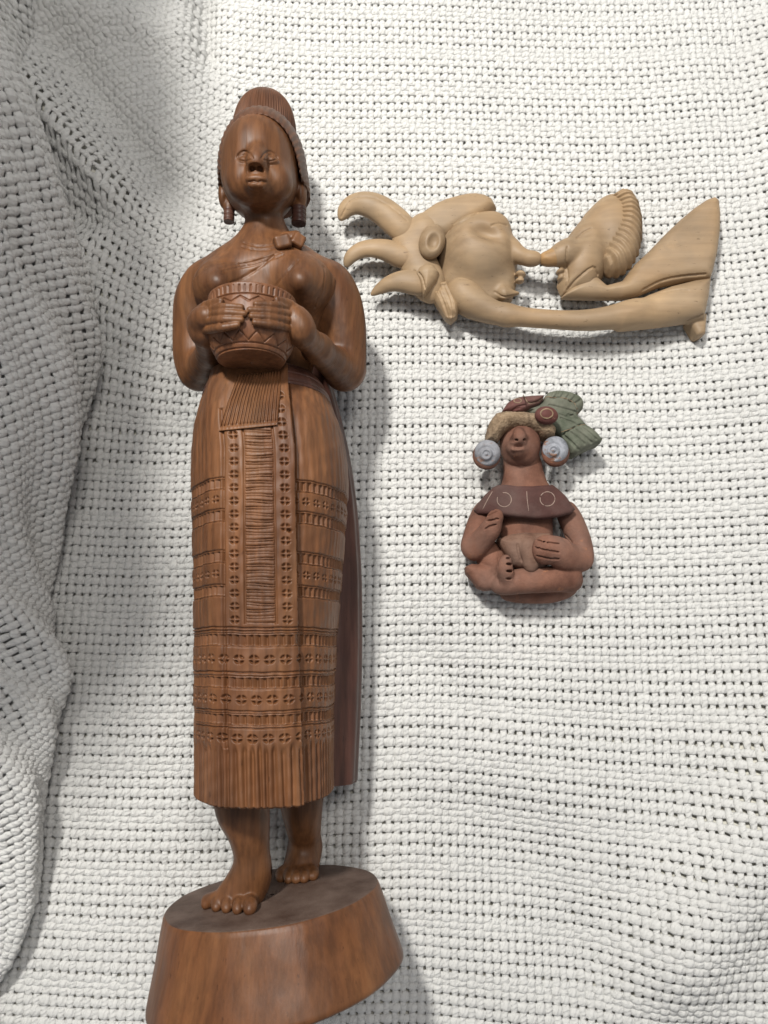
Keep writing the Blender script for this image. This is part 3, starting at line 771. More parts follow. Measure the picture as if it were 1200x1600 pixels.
for a, b, c in (((457, 484), (430, 477), (400, 475)), ((463, 494), (430, 487), (390, 484)), ((463, 504), (430, 497), (393, 494)), ((460, 515), (430, 508), (398, 504))):
    UP.chain([onb(*a, .0006), onb(*b, .0019), onb(*c, .0011)], [.0019, .0019, .00150], .00025, 4)
UP.chain([onb(312, 492, .0), onb(322, 478, .0008), onb(345, 470, .0005)], [.0028, .0021, .0016], .0012, 3)     # thumbs along the rim
UP.chain([onb(464, 492, .0), onb(453, 476, .0008), onb(432, 468, .0005)], [.0028, .0021, .0016], .0012, 3)
# head
HX = -.0657; FX = .0013
def hd(dx, y, z): return A3(HX + dx, y, z)
def fc(dx, y, z): return A3(HX + FX + dx, y, z)
UP.add(ell(hd(-.0020, .2570, .0690), (.0213, .0275, .0298)), .004)
UP.add(ell(hd(-.0008, .2455, .0765), (.0182, .0165, .0200)), .005)
UP.add(ell(fc(0, .2345, .0850), (.0105, .0078, .0105)), .006)
UP.add(ell(fc(-.0003, .2300, .0885), (.0048, .0034, .0050)), .0035)                    # chin
for s_ in (-1, 1):
    UP.add(ell(fc(s_ * .0095, .2375, .0865), (.0068, .0080, .0080)), .006)            # cheeks
    UP.cut(ell(fc(s_ * .0063, .2450, .0985), (.0046, .0026, .0026)), .003)            # eye socket
    UP.add(ell(fc(s_ * .0064, .2447, .0930), (.0042, .0029, .0044)), .0004)           # eyeball
UP.chain([fc(0, .2500, .0955), fc(0, .2445, .0978), fc(0, .2396, .1002)], [.0016, .0020, .0026], .005)
for s_ in (-1, 1): UP.add(ell(fc(s_ * .0030, .2390, .0972), (.0021, .0021, .0024)), .0020)
UP.add(ell(fc(0, .2325, .0955), (.0062, .0050, .0040)), .004)                         # mound round the mouth
UP.add(ell(fc(0, .2321, .0985), (.0052, .0019, .0022)), .0012)                        # lips
UP.add(ell(fc(0, .2292, .0975), (.0042, .0018, .0022)), .0010)
UP.cut(ell(fc(0, .2366, .1000), (.0046, .0012, .0036), rot(-20, 0, 0)), .0003)
for s_ in (-1, 1): UP.cut(ell(fc(s_ * .0019, .2375, .0988), (.0014, .0014, .0020)), .0003) # shadowed hollow under the nose
UP.engrave([(389, 285), (396, 283), (402, 285), (408, 283), (415, 284)], .00045)
for cx_ in (382, 421):
    UP.engrave([(cx_ - 13, 248), (cx_ - 8, 240), (cx_, 236.5), (cx_ + 8, 240), (cx_ + 13, 247)], .00042)
    UP.engrave([(cx_ - 11, 249), (cx_, 252), (cx_ + 11, 249)], .00020)
    UP.engrave([(cx_ + 1 + 3.2 * math.cos(t), 244.5 + 3.2 * math.sin(t)) for t in np.linspace(0, 6.28, 9)], .00018, .0001, .0002, 1)
UP.engrave([(381, 379), (398, 384), (418, 384), (436, 378)], .0005)
UP.engrave([(378, 385), (398, 390), (420, 390), (438, 384)], .0005)
for px, py in ((350, 303), (471, 300)):                                             # ears
    UP.add(ell(Pt(px, py, .062), (.0030, .0085, .0055)), .0015); UP.cut(ell(Pt(px + (-2 if px < 400 else 2), py + 2, .069), (.0012, .005, .002)), .0005)
UP.chain([Pt(357, 312, .062), Pt(358, 330, .062)], [.0026, .0026], .0015)
UP.chain([Pt(467, 312, .060), Pt(467, 330, .060)], [.0034, .0034], .0015)
split = .2075
v1, q1 = UP.mesh(.0005, [None, None, None], [None, split + .0008, None]); v1 = relax(v1, q1, 1)
v2, q2 = UP.mesh(.00036, [None, split - .0008, None]); v2 = relax(v2, q2, 1)
# legs and feet
YB = float(W(425, 1395, .046)[1]); BROT = math.radians(7.0); XB = float(W(425, 1395, .05)[0])
def ytop(x): return YB + math.tan(BROT) * (x - XB)
def on_base(px, py):       # the point of the base's top face seen at a pixel
    z = .05
    for _ in range(20):
        x = W(px, py, z)[0]; y = ytop(x); t = W(px, py, 0.0)[1] / H
        z = H - y / t
    return W(px, py, z).astype(float)
def foot(leg, leg_r, ank, toes, pull, side):
    """ank: world ankle point; toes: pixels of the toe tips, from the little toe (side -1) or big toe"""
    LG = Model(); LG.chain(leg + [ank], leg_r, .004)
    tips = [on_base(*t) for t in toes]; mid_ = sum(tips) / len(tips)
    yb = ytop(ank[0])
    heel = A3(ank[0] + .0005, yb + .0055, ank[2] - .008)
    LG.chain([ank, heel], [leg_r[-1], .0062], .004, 2)
    wd = abs(tips[-1][0] - tips[0][0]) / 2
    ball = A3(mid_[0] * .8 + ank[0] * .2, ytop(mid_[0]) + .0030, mid_[2] - .010)
    for u, r_ in ((0, .0066), (.33, .0068), (.66, .0062), (1, .0048)):
        c_ = ank * (1 - u) + ball * u; c_[1] = (ank[1] - .001) * (1 - u) + (ball[1]) * u if u else ank[1] - .001
        LG.add(ell(c_, (leg_r[-1] * (1 - u) + wd * .98 * u, r_ * .95, .0068)), .006)
    for i, tp in enumerate(tips):
        big = i == (len(tips) - 1 if side > 0 else 0)
        r_ = .0028 if big else .0023
        LG.chain([tp * .35 + ball * .65 + A3(0, .0012, 0) + A3((tp[0] - mid_[0]) * .4, 0, 0), tp + A3(0, .0030, -.0035), tp + A3(0, .0016, -.0006)], [.0036, r_, r_ * .82], .0014, 3)
    LG.keep(lambda x, y, z: (YB - .0004 + math.tan(BROT) * (x - XB)) - y + 0 * z)
    sculpt('leg', LG, .00055, M_SKIN, woman)
foot([Pt(376, 1215, .058), Pt(379, 1262, .060), Pt(389, 1300, .061)], [.0125, .0112, .0080, .0066], A3(float(W(395, 1345, .060)[0]), -.1035, .058),
     [(321, 1421), (337, 1425), (353, 1427), (370, 1429), (389, 1429)], 0, 1)
foot([Pt(473, 1200, .022), Pt(471, 1250, .023), Pt(474, 1290, .022)], [.0112, .0098, .0075, .0064], A3(float(W(477, 1325, .016)[0]), -.1040, .014),
     [(439, 1378), (450, 1381), (462, 1381), (475, 1380), (489, 1376)], 0, -1)
link('torso', mesh_np('torso', v1, q1), M_SKIN, woman)
head = link('head', mesh_np('head', v2, q2), M_SKIN, woman)
for px, z_, r_, n_ in ((358, .062, .0030, 1), (467, .060, .0041, 1)):
    e = Model(); py0, py1 = (322, 347) if px < 400 else (318, 350)
    a_, b_ = Pt(px, py0, z_), Pt(px, py1, z_)
    d_ = b_ - a_
    c_ = (a_ + b_) / 2; hl = np.linalg.norm(d_) / 2
    def f(x, y, z, c_=c_, hl=hl, r_=r_):
        rr = np.hypot(x - c_[0], z - c_[2]) - r_ + .0003 * (np.abs(((y - c_[1]) / .0026) % 1 - .5) < .12); qy = np.abs(y - c_[1]) - hl
        return np.maximum(rr, qy)
    e.add((f, c_ - A3(r_, hl, r_), c_ + A3(r_, hl, r_)), .0001)
    sculpt('earring', e, .0003, M_BACK, woman)
# hair cap and bun
hr = Model()
hr.add(ell(hd(-.0012, .2580, .0640), (.0243, .0338, .0330)), .002)
hr.add(ell(hd(-.0012, .2480, .0540), (.0240, .0200, .0190)), .008)
opening = W([352, 348, 350, 359, 377, 405, 432, 450, 462, 467, 467, 440, 370], [310, 262, 232, 208, 193, 187, 192, 207, 235, 270, 315, 400, 400], .089)[:, :2]
hr.cut(prism(smooth_line(np.vstack([opening, opening[:1]]), 4)[:-1], .052, .2, .001), .0005)
hr.cut(ell(hd(0, .2080, .0800), (.0190, .0210, .0300)), .0008)
def strands(x, y, z):
    an = np.arctan2(x - HX, y - .225 + .35 * (z - .06)); return (0.00019 * np.sin(an * 128 + 0.6 * np.sin(y * 300))).astype(np.float32) + 0 * z
hr.keep(lambda x, y, z: .2495 - y + 0 * (x + z)); hr.warp(strands)
sculpt('hair', hr, .00036, M_HAIR, woman)
def bun():
    c = A3(float(W(413, 165, .055)[0]), 0, .052); y0 = .268; ny, nt = 120, 500
    prof = smooth_line([(0.0150, .262), (.0166, .272), (.0178, .281), (.0182, .290), (.0174, .299), (.0148, .3075), (.0100, .3135), (.0040, .3165), (.0001, .3172)], ny // 8)
    th = np.linspace(0, 2 * math.pi, nt, endpoint=False); r_ = prof[:, 0]; yy = prof[:, 1]
    R_ = r_[:, None] * (1 - 0.016 * np.cos(th * 74)[None, :] * np.clip(r_ / .004, 0, 1)[:, None])
    X = c[0] + R_ * np.cos(th); Z = c[2] + R_ * np.sin(th) * 1.06; Y = np.broadcast_to(yy[:, None], X.shape)
    return np.stack([X, Y, Z], -1).reshape(-1, 3), grid_quads(len(prof), nt, closed_v=True)[:, ::-1]
link('hair_bun', mesh_np('hair_bun', *bun()), M_HAIR, woman)
# sash over the chest with its knot on the shoulder
sh = Model(); torso_prims(sh); sh.warp(lambda x, y, z: -0.0021 + 0 * (x + y + z))
region = W([300, 352, 395, 440, 462, 500, 521, 519, 508, 482, 470, 300], [440, 414, 405, 392, 386, 398, 412, 440, 472, 500, 590, 590], .085)[:, :2]
sh.keep(lambda x, y, z: poly_sd(region, x, y) + 0 * z); sh.keep(lambda x, y, z: .045 - z + 0 * (x + y))
for sg in ([(344, 419), (366, 414), (392, 410), (418, 402), (440, 394)], [(350, 423), (372, 418), (396, 414), (420, 406), (442, 398)], [(360, 443), (380, 434), (402, 420), (428, 400)], [(430, 448), (448, 426), (466, 406)], [(505, 410), (508, 430), (503, 455), (492, 480)]): sh.engrave(sg, .00055)
sash = sculpt('sash', sh, .0006, M_SKIN, woman)
kn = Model()
kn.add(box(Pt(441, 379, .081), (.0044, .0036, .0034), rot(15, 10, 20), .0016), .002); kn.add(box(Pt(465, 378, .077), (.0034, .0036, .0034), rot(-10, 20, -25), .0014), .001)
kn.add(cone(Pt(441, 372, .074), Pt(463, 368, .072), .0030, .0026), .002); kn.groove([Pt(446, 372, .085), Pt(456, 384, .085)], .0006)
sculpt('knot', kn, .0004, M_SKIN, sash)
# bowl
def bowl():
    y0 = float(W(397, 567, BZ)[1]); n = 150; nt = 360
    pr = smooth_line([(.0001, 0), (.0080, .0002), (.0148, .0004), (.0158, .0009), (.0166, .0022), (.0170, .0030), (.0192, .0070), (.0209, .0130), (.0213, .0180), (.0208, .0230), (.0206, .0262), (.0210, .0300), (.0205, .0312), (.0180, .0312), (.0172, .0250), (.0150, .0060), (.0001, .0040)], 16)
    th = np.linspace(0, 2 * math.pi, nt, endpoint=False); r_ = pr[:, 0][:, None]; t = pr[:, 1][:, None]; out_ = (np.arange(len(pr)) < 16 * 12)[:, None]
    a_ = th[None, :]
    h = np.zeros((len(pr), nt))
    tri = np.abs(((a_ * 15 / math.pi) % 2) - 1)                      # zigzag 0..1
    zz = .0042 + tri * .0042; h = h - .0011 * line_((t - zz) * 1e3, .30) * (t > .0032) * (t < .010)
    zz2 = .0218 + tri * .0026; h = h - .0009 * line_((t - zz2) * 1e3, .28) * (t > .021) * (t < .0252)
    h = h - .0008 * (line_((t - .0034) * 1e3, .28) + line_((t - .0255) * 1e3, .25) + line_((t - .0012) * 1e3, .25))
    h = h - .0009 * (t > .0262) * (t < .0300) * (np.abs(np.sin(a_ * 24)) < .3)
    R_ = r_ + h * out_ * (r_ > .015)
    y = y0 + t + .0003 * np.sin(a_ * 2) * (t < .001)
    X = BX + .0012 + R_ * np.cos(a_); Z = BZ + R_ * np.sin(a_); Y = np.broadcast_to(y, X.shape)
    return np.stack([X, Y, Z], -1).reshape(-1, 3), grid_quads(len(pr), nt, closed_v=True)
V_, Q_ = bowl(); link('bowl', mesh_np('bowl', V_, Q_[:, ::-1]), M_BOWL, woman)
# base: a slanted round block, lying on its side
def base():
    nt = 240; th = np.linspace(0, 2 * math.pi, nt, endpoint=False)
    irr = 1 + .010 * np.sin(2 * th + .6) + .006 * np.sin(5 * th + 2) + .003 * np.sin(11 * th)
    prof = []   # (share of radius, along the axis)
    top = [(0.02, 0), (.3, 0), (.6, 0), (.85, 0), (.97, 0), (.992, -.0002), (1.0, -.0008)]
    V = []
    def ring(ax, az, rx, rz, yo, s):
        x = ax + rx * s * np.cos(th) * irr; z = az + rz * s * np.sin(th) * irr
        x_ = (x - XB); y_ = yo * (1 - .10 * np.cos(th)) if yo < -.002 else np.full(nt, yo)
        c, s_ = math.cos(BROT), math.sin(BROT)
        return np.stack([XB + c * x_ - s_ * y_, YB + s_ * x_ + c * y_, z], 1)
    for s, yo in top: V.append(ring(XB, .0485, .0515, .0478, yo, s))
    L_ = .0365
    for t in np.linspace(.05, .96, 40):
        rip = 1 + .002 * math.sin(t * 9)
        V.append(ring(XB - .0010 * t, .0485 + .0035 * t, .0515 + .0092 * t, .0478 + .0080 * t, -L_ * t, rip))
    for s, yo in ((1.0, -L_), (.985, -L_ - .0012), (.93, -L_ - .0022), (.5, -L_ - .0022), (.02, -L_ - .0022)):
        V.append(ring(XB - .0010, .0520, .0605, .0556, yo, s))
    V = np.array(V); n = len(V); V = V.reshape(-1, 3)
    return V, grid_quads(n, nt, closed_v=True)
V_, Q_ = base(); bo = link('base', mesh_np('base', V_, Q_), M_BASE, woman)
bo.data.materials.append(M_TOP); bo.data.polygons.foreach_set('material_index', (Q_.max(1) < 240 * 6).astype(np.int32))
# ------------------------------------------------------------------ the pale driftwood carving of two faces nose to nose
carving = root('face_carving', Pt(830, 430, 0.0), 'pale tan wooden carving of two faces nose to nose, joined by a long thin stem', 'carving')
M_PALE = wood('pale_wood', (0.27, 0.182, 0.104), (0.335, 0.236, 0.142), (0.39, 0.282, 0.175), grain_axis='x', rough=0.5, gs=0.6, scratch=0.25, pale=True)
M_BEAK = wood('ochre_wood', (0.30, 0.175, 0.075), (0.36, 0.225, 0.105), (0.39, 0.26, 0.135), grain_axis='x', rough=0.5, gs=0.6, scratch=0.35)
KP = 0.00039
def c6(x, y): return 510 + x / 3.636, 280 + y / 3.636
def c7(x, y): return 780 + x / 3.243, 280 + y / 3.243
def P6(x, y, z): return Pt(*c6(x, y), z)
def P7(x, y, z): return Pt(*c7(x, y), z)
def poly(pts, z, f=None):
    P = np.array([f(*p) if f else p for p in pts], float); return W(P[:, 0], P[:, 1], z)[:, :2]
def chainp(m, pts, f, k=.002, flat=1.0, n=5):
    m.chain([f(x, y, z) for x, y, z, r in pts], [r * KP for *_, r in pts], k, n, flat)
def horn(pts):
    m = Model(); chainp(m, pts, P6, .002, .75)
    return m
H1 = horn([(84, 222, .016, 4), (112, 172, .018, 10.5), (165, 140, .019, 14), (235, 142, .020, 17.5), (310, 175, .019, 20), (385, 235, .018, 21), (440, 290, .017, 20)])
H1.engrave([c6(85, 215), c6(130, 130), c6(200, 100), c6(280, 110), c6(370, 160), c6(460, 235)], .0004)
sculpt('crest_horn', H1, .0005, M_PALE, carving)
H2 = horn([(114, 488, .015, 3.5), (140, 440, .017, 8), (195, 403, .018, 10.5), (265, 392, .019, 12), (345, 405, .018, 15), (420, 435, .017, 17), (470, 440, .017, 16)])
sculpt('crest_horn', H2, .0005, M_PALE, carving)
H3 = horn([(258, 655, .013, 2), (310, 618, .015, 7), (370, 590, .017, 11), (440, 580, .018, 15), (510, 590, .018, 17), (560, 600, .017, 14)])
sculpt('crest_horn', H3, .0005, M_PALE, carving)
m = Model()
m.chain([P6(455, 330, .015), P6(500, 430, .015), P6(560, 560, .015), P6(600, 640, .013)], [20 * KP, 22 * KP, 22 * KP, 15 * KP], .006, 4, .7)
m.add(ell(P6(560, 300, .016), (.011, .012, .009)), .006)
m.engrave([c6(545, 640), c6(520, 570), c6(498, 520)], .0006)
sculpt('crest', m, .0005, M_PALE, carving)
m = Model(); R_ = rot(0, 0, -15)
m.add(prism(poly([(505, 205), (560, 165), (620, 125), (680, 100), (745, 82), (800, 70), (850, 67), (900, 76), (945, 98), (972, 150), (900, 205), (800, 260), (690, 320), (600, 340), (520, 280)], .020, c6), .004, .0215, .006, .003), .002)
sculpt('cap', m, .0005, M_PALE, carving)
# first face
m = Model()
m.add(ell(P6(862, 425, .012), (60 * KP, 63 * KP, .0215)), .004)
m.add(prism(poly([(668, 300), (760, 250), (850, 195), (925, 160), (975, 150), (1020, 195), (1050, 260), (1075, 330), (1088, 400), (1095, 470), (1100, 530), (1090, 600), (1070, 660), (960, 700), (840, 730), (760, 690), (700, 640), (655, 560), (640, 470), (640, 380)], .020, c6), .005, .0150, .007, .005), .006)
m.add(ell(P6(960, 250, .020), (20 * KP, 14 * KP, .006), rot(0, 0, -20)), .006)
m.chain([P6(1035, 375, .019), P6(1085, 425, .0205), P6(1130, 446, .0208), P6(1180, 452, .021)], [13 * KP, 10.5 * KP, 8.6 * KP, 8.2 * KP], .0025, 5)
m.chain([P6(1180, 452, .021), P7(150, 404, .021), P7(188, 404, .021)], [9.5 * KP, 8.5 * KP, 8 * KP], .002, 3)
m.cut(ell(P6(915, 285, .034), (24 * KP, 11 * KP, .0065), rot(0, 0, -20)), .006)
m.add(ell(P6(1104, 540, .018), (8 * KP, 4.5 * KP, .0036), rot(0, 0, -15)), .0020)
m.add(ell(P6(1098, 578, .017), (7 * KP, 4 * KP, .0034)), .0020)
m.add(cone(P6(1010, 650, .018), P6(1085, 648, .017), 10 * KP, 3 * KP), .004)
m.cut(ell(P6(905, 570, .0345), (13 * KP, 8 * KP, .002)), .003)
m.engrave([c6(940, 262), c6(980, 250), c6(1025, 262)], .0006)
m.engrave([c6(1092, 560), c6(1110, 562), c6(1128, 566)], .0005)
m.engrave([c6(955, 640), c6(1010, 668), c6(1090, 655)], .0005)
m.engrave([c6(668, 300), c6(760, 245), c6(860, 190), c6(970, 152)], .0009)
sculpt('left_face'.replace('left_', ''), m, .0005, M_PALE, carving, label='larger face with a rounded brow and long nose')
# round petals beside the crest
m = Model(); m.add(ell(P6(600, 355, .0245), (20 * KP, 29 * KP, .0065), rot(0, 0, -14)), .001)
m.cut(ell(P6(614, 338, .0345), (13 * KP, 19 * KP, .0068), rot(0, 0, -14)), .0012)
sculpt('crest_petal', m, .0004, M_PALE, carving)
m = Model(); m.add(prism(poly([(505, 520), (530, 480), (570, 458), (615, 470), (645, 512), (630, 560), (590, 610), (555, 640), (535, 590)], .026, c6), .012, .0245, .004, .004), .001)
m.engrave([c6(515, 520), c6(545, 560), c6(560, 620)], .0006)
sculpt('crest_petal', m, .0004, M_PALE, carving)
# fluted ear
m = Model(); m.add(prism(poly([(600, 640), (640, 570), (690, 560), (730, 640), (758, 700), (750, 760), (712, 792), (680, 770), (650, 720)], .02, c6), .006, .0195, .005, .003), .001)
for dx in (-34, -16, 2, 20): m.engrave([c6(655 + dx, 600), c6(690 + dx, 680), c6(712 + dx * .7, 775)], .0010)
sculpt('fluted_ear', m, .0004, M_PALE, carving)
# stem
m = Model()
m.chain([P6(760, 640, .014), P6(830, 700, .014), P6(920, 748, .015), P6(1010, 770, .016), P7(50, 690, .017), P7(200, 706, .018), P7(400, 716, .019), P7(560, 702, .019), P7(700, 668, .019)],
        [22 * KP, 20 * KP, 14 * KP, 12 * KP, 11.5 * KP, 11 * KP, 12 * KP, 14 * KP, 17 * KP], .004, 5)
m.add(prism(poly([(560, 680), (650, 640), (760, 575), (880, 530), (1000, 500), (1086, 488), (1075, 580), (1050, 700), (980, 712), (880, 725), (760, 740), (620, 745)], .02, c7), .007, .0225, .008, .003), .006)
m.add(prism(poly([(955, 715), (1050, 680), (1042, 785), (1015, 797), (1000, 793)], .013, c7), .002, .016, .003), .001)
m.engrave([c7(950, 718), c7(1000, 700), c7(1045, 680)], .0006); m.engrave([c7(820, 575), c7(900, 560), c7(960, 565)], .0005)
sculpt('stem', m, .0005, M_PALE, carving)
# second face
m = Model()
m.add(ell(P7(425, 390, .015), (31 * KP, 52 * KP, .0120), rot(0, 0, -12)), .004)
m.add(prism(poly([(322, 573), (300, 520), (318, 470), (335, 400), (350, 320), (385, 262), (410, 200), (450, 143), (540, 90), (600, 100), (610, 170), (590, 260), (560, 380), (540, 470), (480, 565)], .018, c7), .005, .0165, .008, .005), .008)
m.chain([P7(385, 345, .020), P7(340, 370, .0215), P7(290, 393, .021)], [14 * KP, 14 * KP, 12 * KP], .004, 4)
m.add(ell(P7(308, 470, .018), (6.5 * KP, 4 * KP, .0034), rot(0, 0, 15)), .0020); m.add(ell(P7(314, 503, .016), (6.5 * KP, 4 * KP, .0034), rot(0, 0, 15)), .0020)
m.cut(ell(P7(430, 260, .0300), (20 * KP, 8 * KP, .0055), rot(0, 0, 38)), .005)
m.engrave([c7(395, 300), c7(425, 270), c7(465, 250)], .0006); m.engrave([c7(290, 487), c7(330, 490)], .0005)
m.engrave([c7(345, 340), c7(338, 420), c7(350, 500), c7(330, 560)], .0005)
m.engrave([c7(345, 560), c7(400, 500), c7(475, 445), c7(500, 485)], .0007)
m.add(ell(P7(565, 275, .010), (44 * KP, 66 * KP, .0150), rot(0, 0, -12)), .004)
face2 = sculpt('face', m, .0005, M_PALE, carving, label='smaller face with fluted hair')
m = Model(); m.chain([P7(340, 365, .0215), P7(290, 391, .0212), P7(255, 402, .021), P7(232, 405, .021)], [13.5 * KP, 12.4 * KP, 9.5 * KP, 8 * KP], .002, 5)
sculpt('nose', m, .0004, M_BEAK, face2, label='ochre pointed nose')
m = Model()
m.add(prism(poly([(490, 440), (520, 340), (560, 240), (572, 160), (560, 100), (610, 66), (665, 85), (700, 140), (718, 220), (718, 310), (700, 390), (670, 450), (620, 495), (570, 507), (530, 490)], .014, c7), .008, .0225, .009, .006), .002)
def flutes(x, y, z):
    c_ = P7(350, 90, .02); an = np.arctan2(y - c_[1], x - c_[0]); rr = np.hypot(x - c_[0], y - c_[1])
    return (0.00075 * np.sin(an * 74 + 1.0 * np.sin(rr * 120))).astype(np.float32) + 0 * z
m.warp(flutes)
sculpt('hair', m, .0004, M_PALE, face2)
m = Model()
m.add(prism(poly([(322, 576), (400, 500), (480, 440), (560, 510), (640, 490), (700, 410), (770, 345), (850, 262), (925, 190), (1000, 128), (1060, 88), (1100, 74), (1126, 96), (1133, 160), (1132, 250), (1118, 360), (1100, 440), (1085, 490), (960, 497), (830, 520), (720, 565), (640, 582), (480, 582)], .022, c7),
    lambda x, y: .008 + .030 * np.maximum(0, x - .16), lambda x, y: .0195 + .05 * np.maximum(0, x - .135), .006, .0015), .002)
m.cut(ell(P7(880, 420, .055), (.040, .012, .026), rot(0, 0, 38)), .006)
m.engrave([c7(1085, 480), c7(960, 488), c7(830, 512), c7(730, 560)], .0008)
sculpt('wing', m, .0005, M_PALE, carving)
# ------------------------------------------------------------------ the small seated clay figure
clay = root('clay_figurine', Pt(825, 860, 0.0), 'small seated terracotta figurine with a green feathered headdress and blue-white ear discs', 'figurine')
M_CLAY = plain('terracotta', (0.145, 0.062, 0.040), (0.72, 1.10), 0.78, 70, 0.0006, (0.200, 0.092, 0.060), (0.27, 0.115, 0.06), 0.63)
M_CAPE = plain('dark_red_paint', (0.070, 0.030, 0.025), (0.8, 1.2), 0.78, 90, 0.0005, None, (0.15, 0.07, 0.05), 0.66)
M_RED = plain('red_paint', (0.105, 0.036, 0.030), (0.7, 1.15), 0.75, 120, 0.0004, None, (0.20, 0.11, 0.075), 0.62)
M_GREEN = plain('green_paint', (0.078, 0.095, 0.062), (0.75, 1.2), 0.82, 110, 0.0005, (0.125, 0.132, 0.10), (0.19, 0.13, 0.09), 0.64)
M_CREAM = plain('cream_paint', (0.19, 0.125, 0.072), (0.7, 1.12), 0.85, 240, 0.0012, (0.29, 0.21, 0.135), (0.20, 0.10, 0.06), 0.62)
M_BLUE = plain('pale_blue_paint', (0.135, 0.145, 0.165), (0.72, 1.15), 0.85, 130, 0.0006, (0.29, 0.30, 0.33), (0.20, 0.11, 0.075), 0.58)
M_DUST = plain('dusty_cloth_clay', (0.135, 0.066, 0.044), (0.75, 1.2), 0.8, 70, 0.0005, (0.185, 0.105, 0.072), (0.24, 0.14, 0.10), 0.64)
M_SCR = plain('scratched_line', (0.30, 0.22, 0.18), (0.8, 1.1), 0.8)
def c4(x, y): return 730 + x / 5.4545, 600 + y / 5.4545
def c5(x, y): return 710 + x / 5.4545, 780 + y / 5.4545
def c8(x, y): return 700 + x / 4.326, 590 + y / 4.326
KC = 0.000355
def Q4(x, y, z): return Pt(*c4(x, y), z)
def Q5(x, y, z): return Pt(*c5(x, y), z)
def Q8(x, y, z): return Pt(*c8(x, y), z)
b = Model()
b.add(ell(Q4(450, 520, .019), (33 * KC, 38 * KC, .0125)), .003)                     # head
b.chain([Q8(500, 560, .013), Q8(510, 640, .013), Q8(518, 760, .013)], [27 * KC, 28 * KC, 32 * KC], .003, 4, .72)
b.chain([Q8(520, 780, .013), Q8(530, 960, .013), Q8(530, 1180, .014)], [34 * KC, 34 * KC, 36 * KC], .006, 4, .72)
b.add(ell(Q8(530, 810, .014), (62 * KC, 18 * KC, .0095)), .005)
# face
b.chain([Q4(440, 400, .030), Q4(444, 440, .0335), Q4(446, 462, .034)], [4 * KC, 6 * KC, 7 * KC], .003, 3)
for s_ in (-1, 1): b.add(ell(Q4(446 + s_ * 42, 462, .0305), (6 * KC, 5 * KC, .003)), .0015)
b.cut(ell(Q4(430, 478, .0345), (5 * KC, 3 * KC, .002)), .0006); b.cut(ell(Q4(468, 475, .0345), (5 * KC, 3 * KC, .002)), .0006)
b.add(ell(Q4(430, 540, .0285), (17 * KC, 13 * KC, .005)), .003)
b.add(ell(Q4(436, 505, .0320), (13 * KC, 4 * KC, .0028)), .0008); b.add(ell(Q4(428, 562, .0318), (10 * KC, 4 * KC, .0028)), .0008)
b.cut(ell(Q4(436, 532, .0345), (9 * KC, 4 * KC, .0030)), .0008)
b.add(ell(Q4(430, 590, .0275), (9 * KC, 8 * KC, .0045)), .002)
b.engrave([c4(350, 405), c4(380, 390)], .0004); b.engrave([c4(455, 690), c4(500, 700), c4(540, 690)], .0003)
# left arm, hand on the chest
b.chain([Q8(250, 890, .015), Q8(205, 1000, .016), Q8(165, 1130, .017), Q8(180, 1165, .020)], [15 * KC, 15.5 * KC, 15 * KC, 14 * KC], .003)
b.chain([Q8(185, 1165, .020), Q8(250, 1075, .026), Q8(305, 1000, .030)], [14 * KC, 13.5 * KC, 12 * KC], .003)
b.add(ell(Q5(345, 165, .031), (12.5 * KC, 15.5 * KC, .0055), rot(0, 0, -28)), .002)
for x0, y0, x1, y1 in ((285, 145, 372, 108), (283, 190, 372, 168), (266, 254, 352, 212)): b.engrave([c5(x0, y0), c5((x0 + x1) / 2, (y0 + y1) / 2 - 3), c5(x1, y1)], .00062, -.0006)
b.engrave([c5(250, 115), c5(300, 100), c5(350, 85)], .0005)
# right arm, hand on the hip
b.chain([Q8(800, 900, .015), Q8(860, 1030, .016), Q8(895, 1150, .017), Q8(900, 1230, .019)], [16 * KC, 16 * KC, 16 * KC, 15 * KC], .003)
b.chain([Q8(900, 1235, .020), Q8(800, 1210, .027), Q8(720, 1160, .032)], [15.5 * KC, 18 * KC, 19 * KC], .004, 4, .7)
b.add(ell(Q5(770, 430, .0325), (20 * KC, 23 * KC, .0060), rot(0, 0, -15)), .003)
for x0, y0, x1, y1 in ((700, 352, 888, 383), (695, 412, 885, 452), (708, 482, 885, 508)): b.engrave([c5(x0, y0), c5((x0 + x1) / 2, (y0 + y1) / 2 + 6), c5(x1, y1)], .00062, -.0006)
b.engrave([c5(880, 300), c5(930, 330), c5(980, 375)], .0009); b.engrave([c5(870, 285), c5(910, 290), c5(960, 320), c5(1000, 370)], .0005)
# crossed legs
b.chain([Q8(350, 1400, .022), Q8(500, 1375, .023), Q8(650, 1365, .023), Q8(800, 1360, .020), Q8(830, 1370, .018)], [15 * KC, 16.5 * KC, 17.5 * KC, 17 * KC, 15.5 * KC], .003)
b.chain([Q8(400, 1450, .010), Q8(550, 1460, .011), Q8(700, 1450, .011), Q8(820, 1415, .010)], [13 * KC, 13 * KC, 14 * KC, 13 * KC], .003)
b.chain([Q8(300, 1190, .013), Q8(290, 1240, .015), Q8(330, 1290, .016)], [18 * KC, 16 * KC, 14 * KC], .004)
b.chain([Q8(390, 1230, .028), Q8(385, 1290, .030), Q8(395, 1360, .026)], [7.5 * KC, 9.5 * KC, 11 * KC], .002)          # foot over the shin
b.engrave([c5(375, 500), c5(372, 600), c5(375, 720)], .0004)
for y0 in (500, 552, 612, 675): b.cut(ell(Q5(472, y0, .0330), (6.0 * KC, 2.2 * KC, .0045)), .0004)
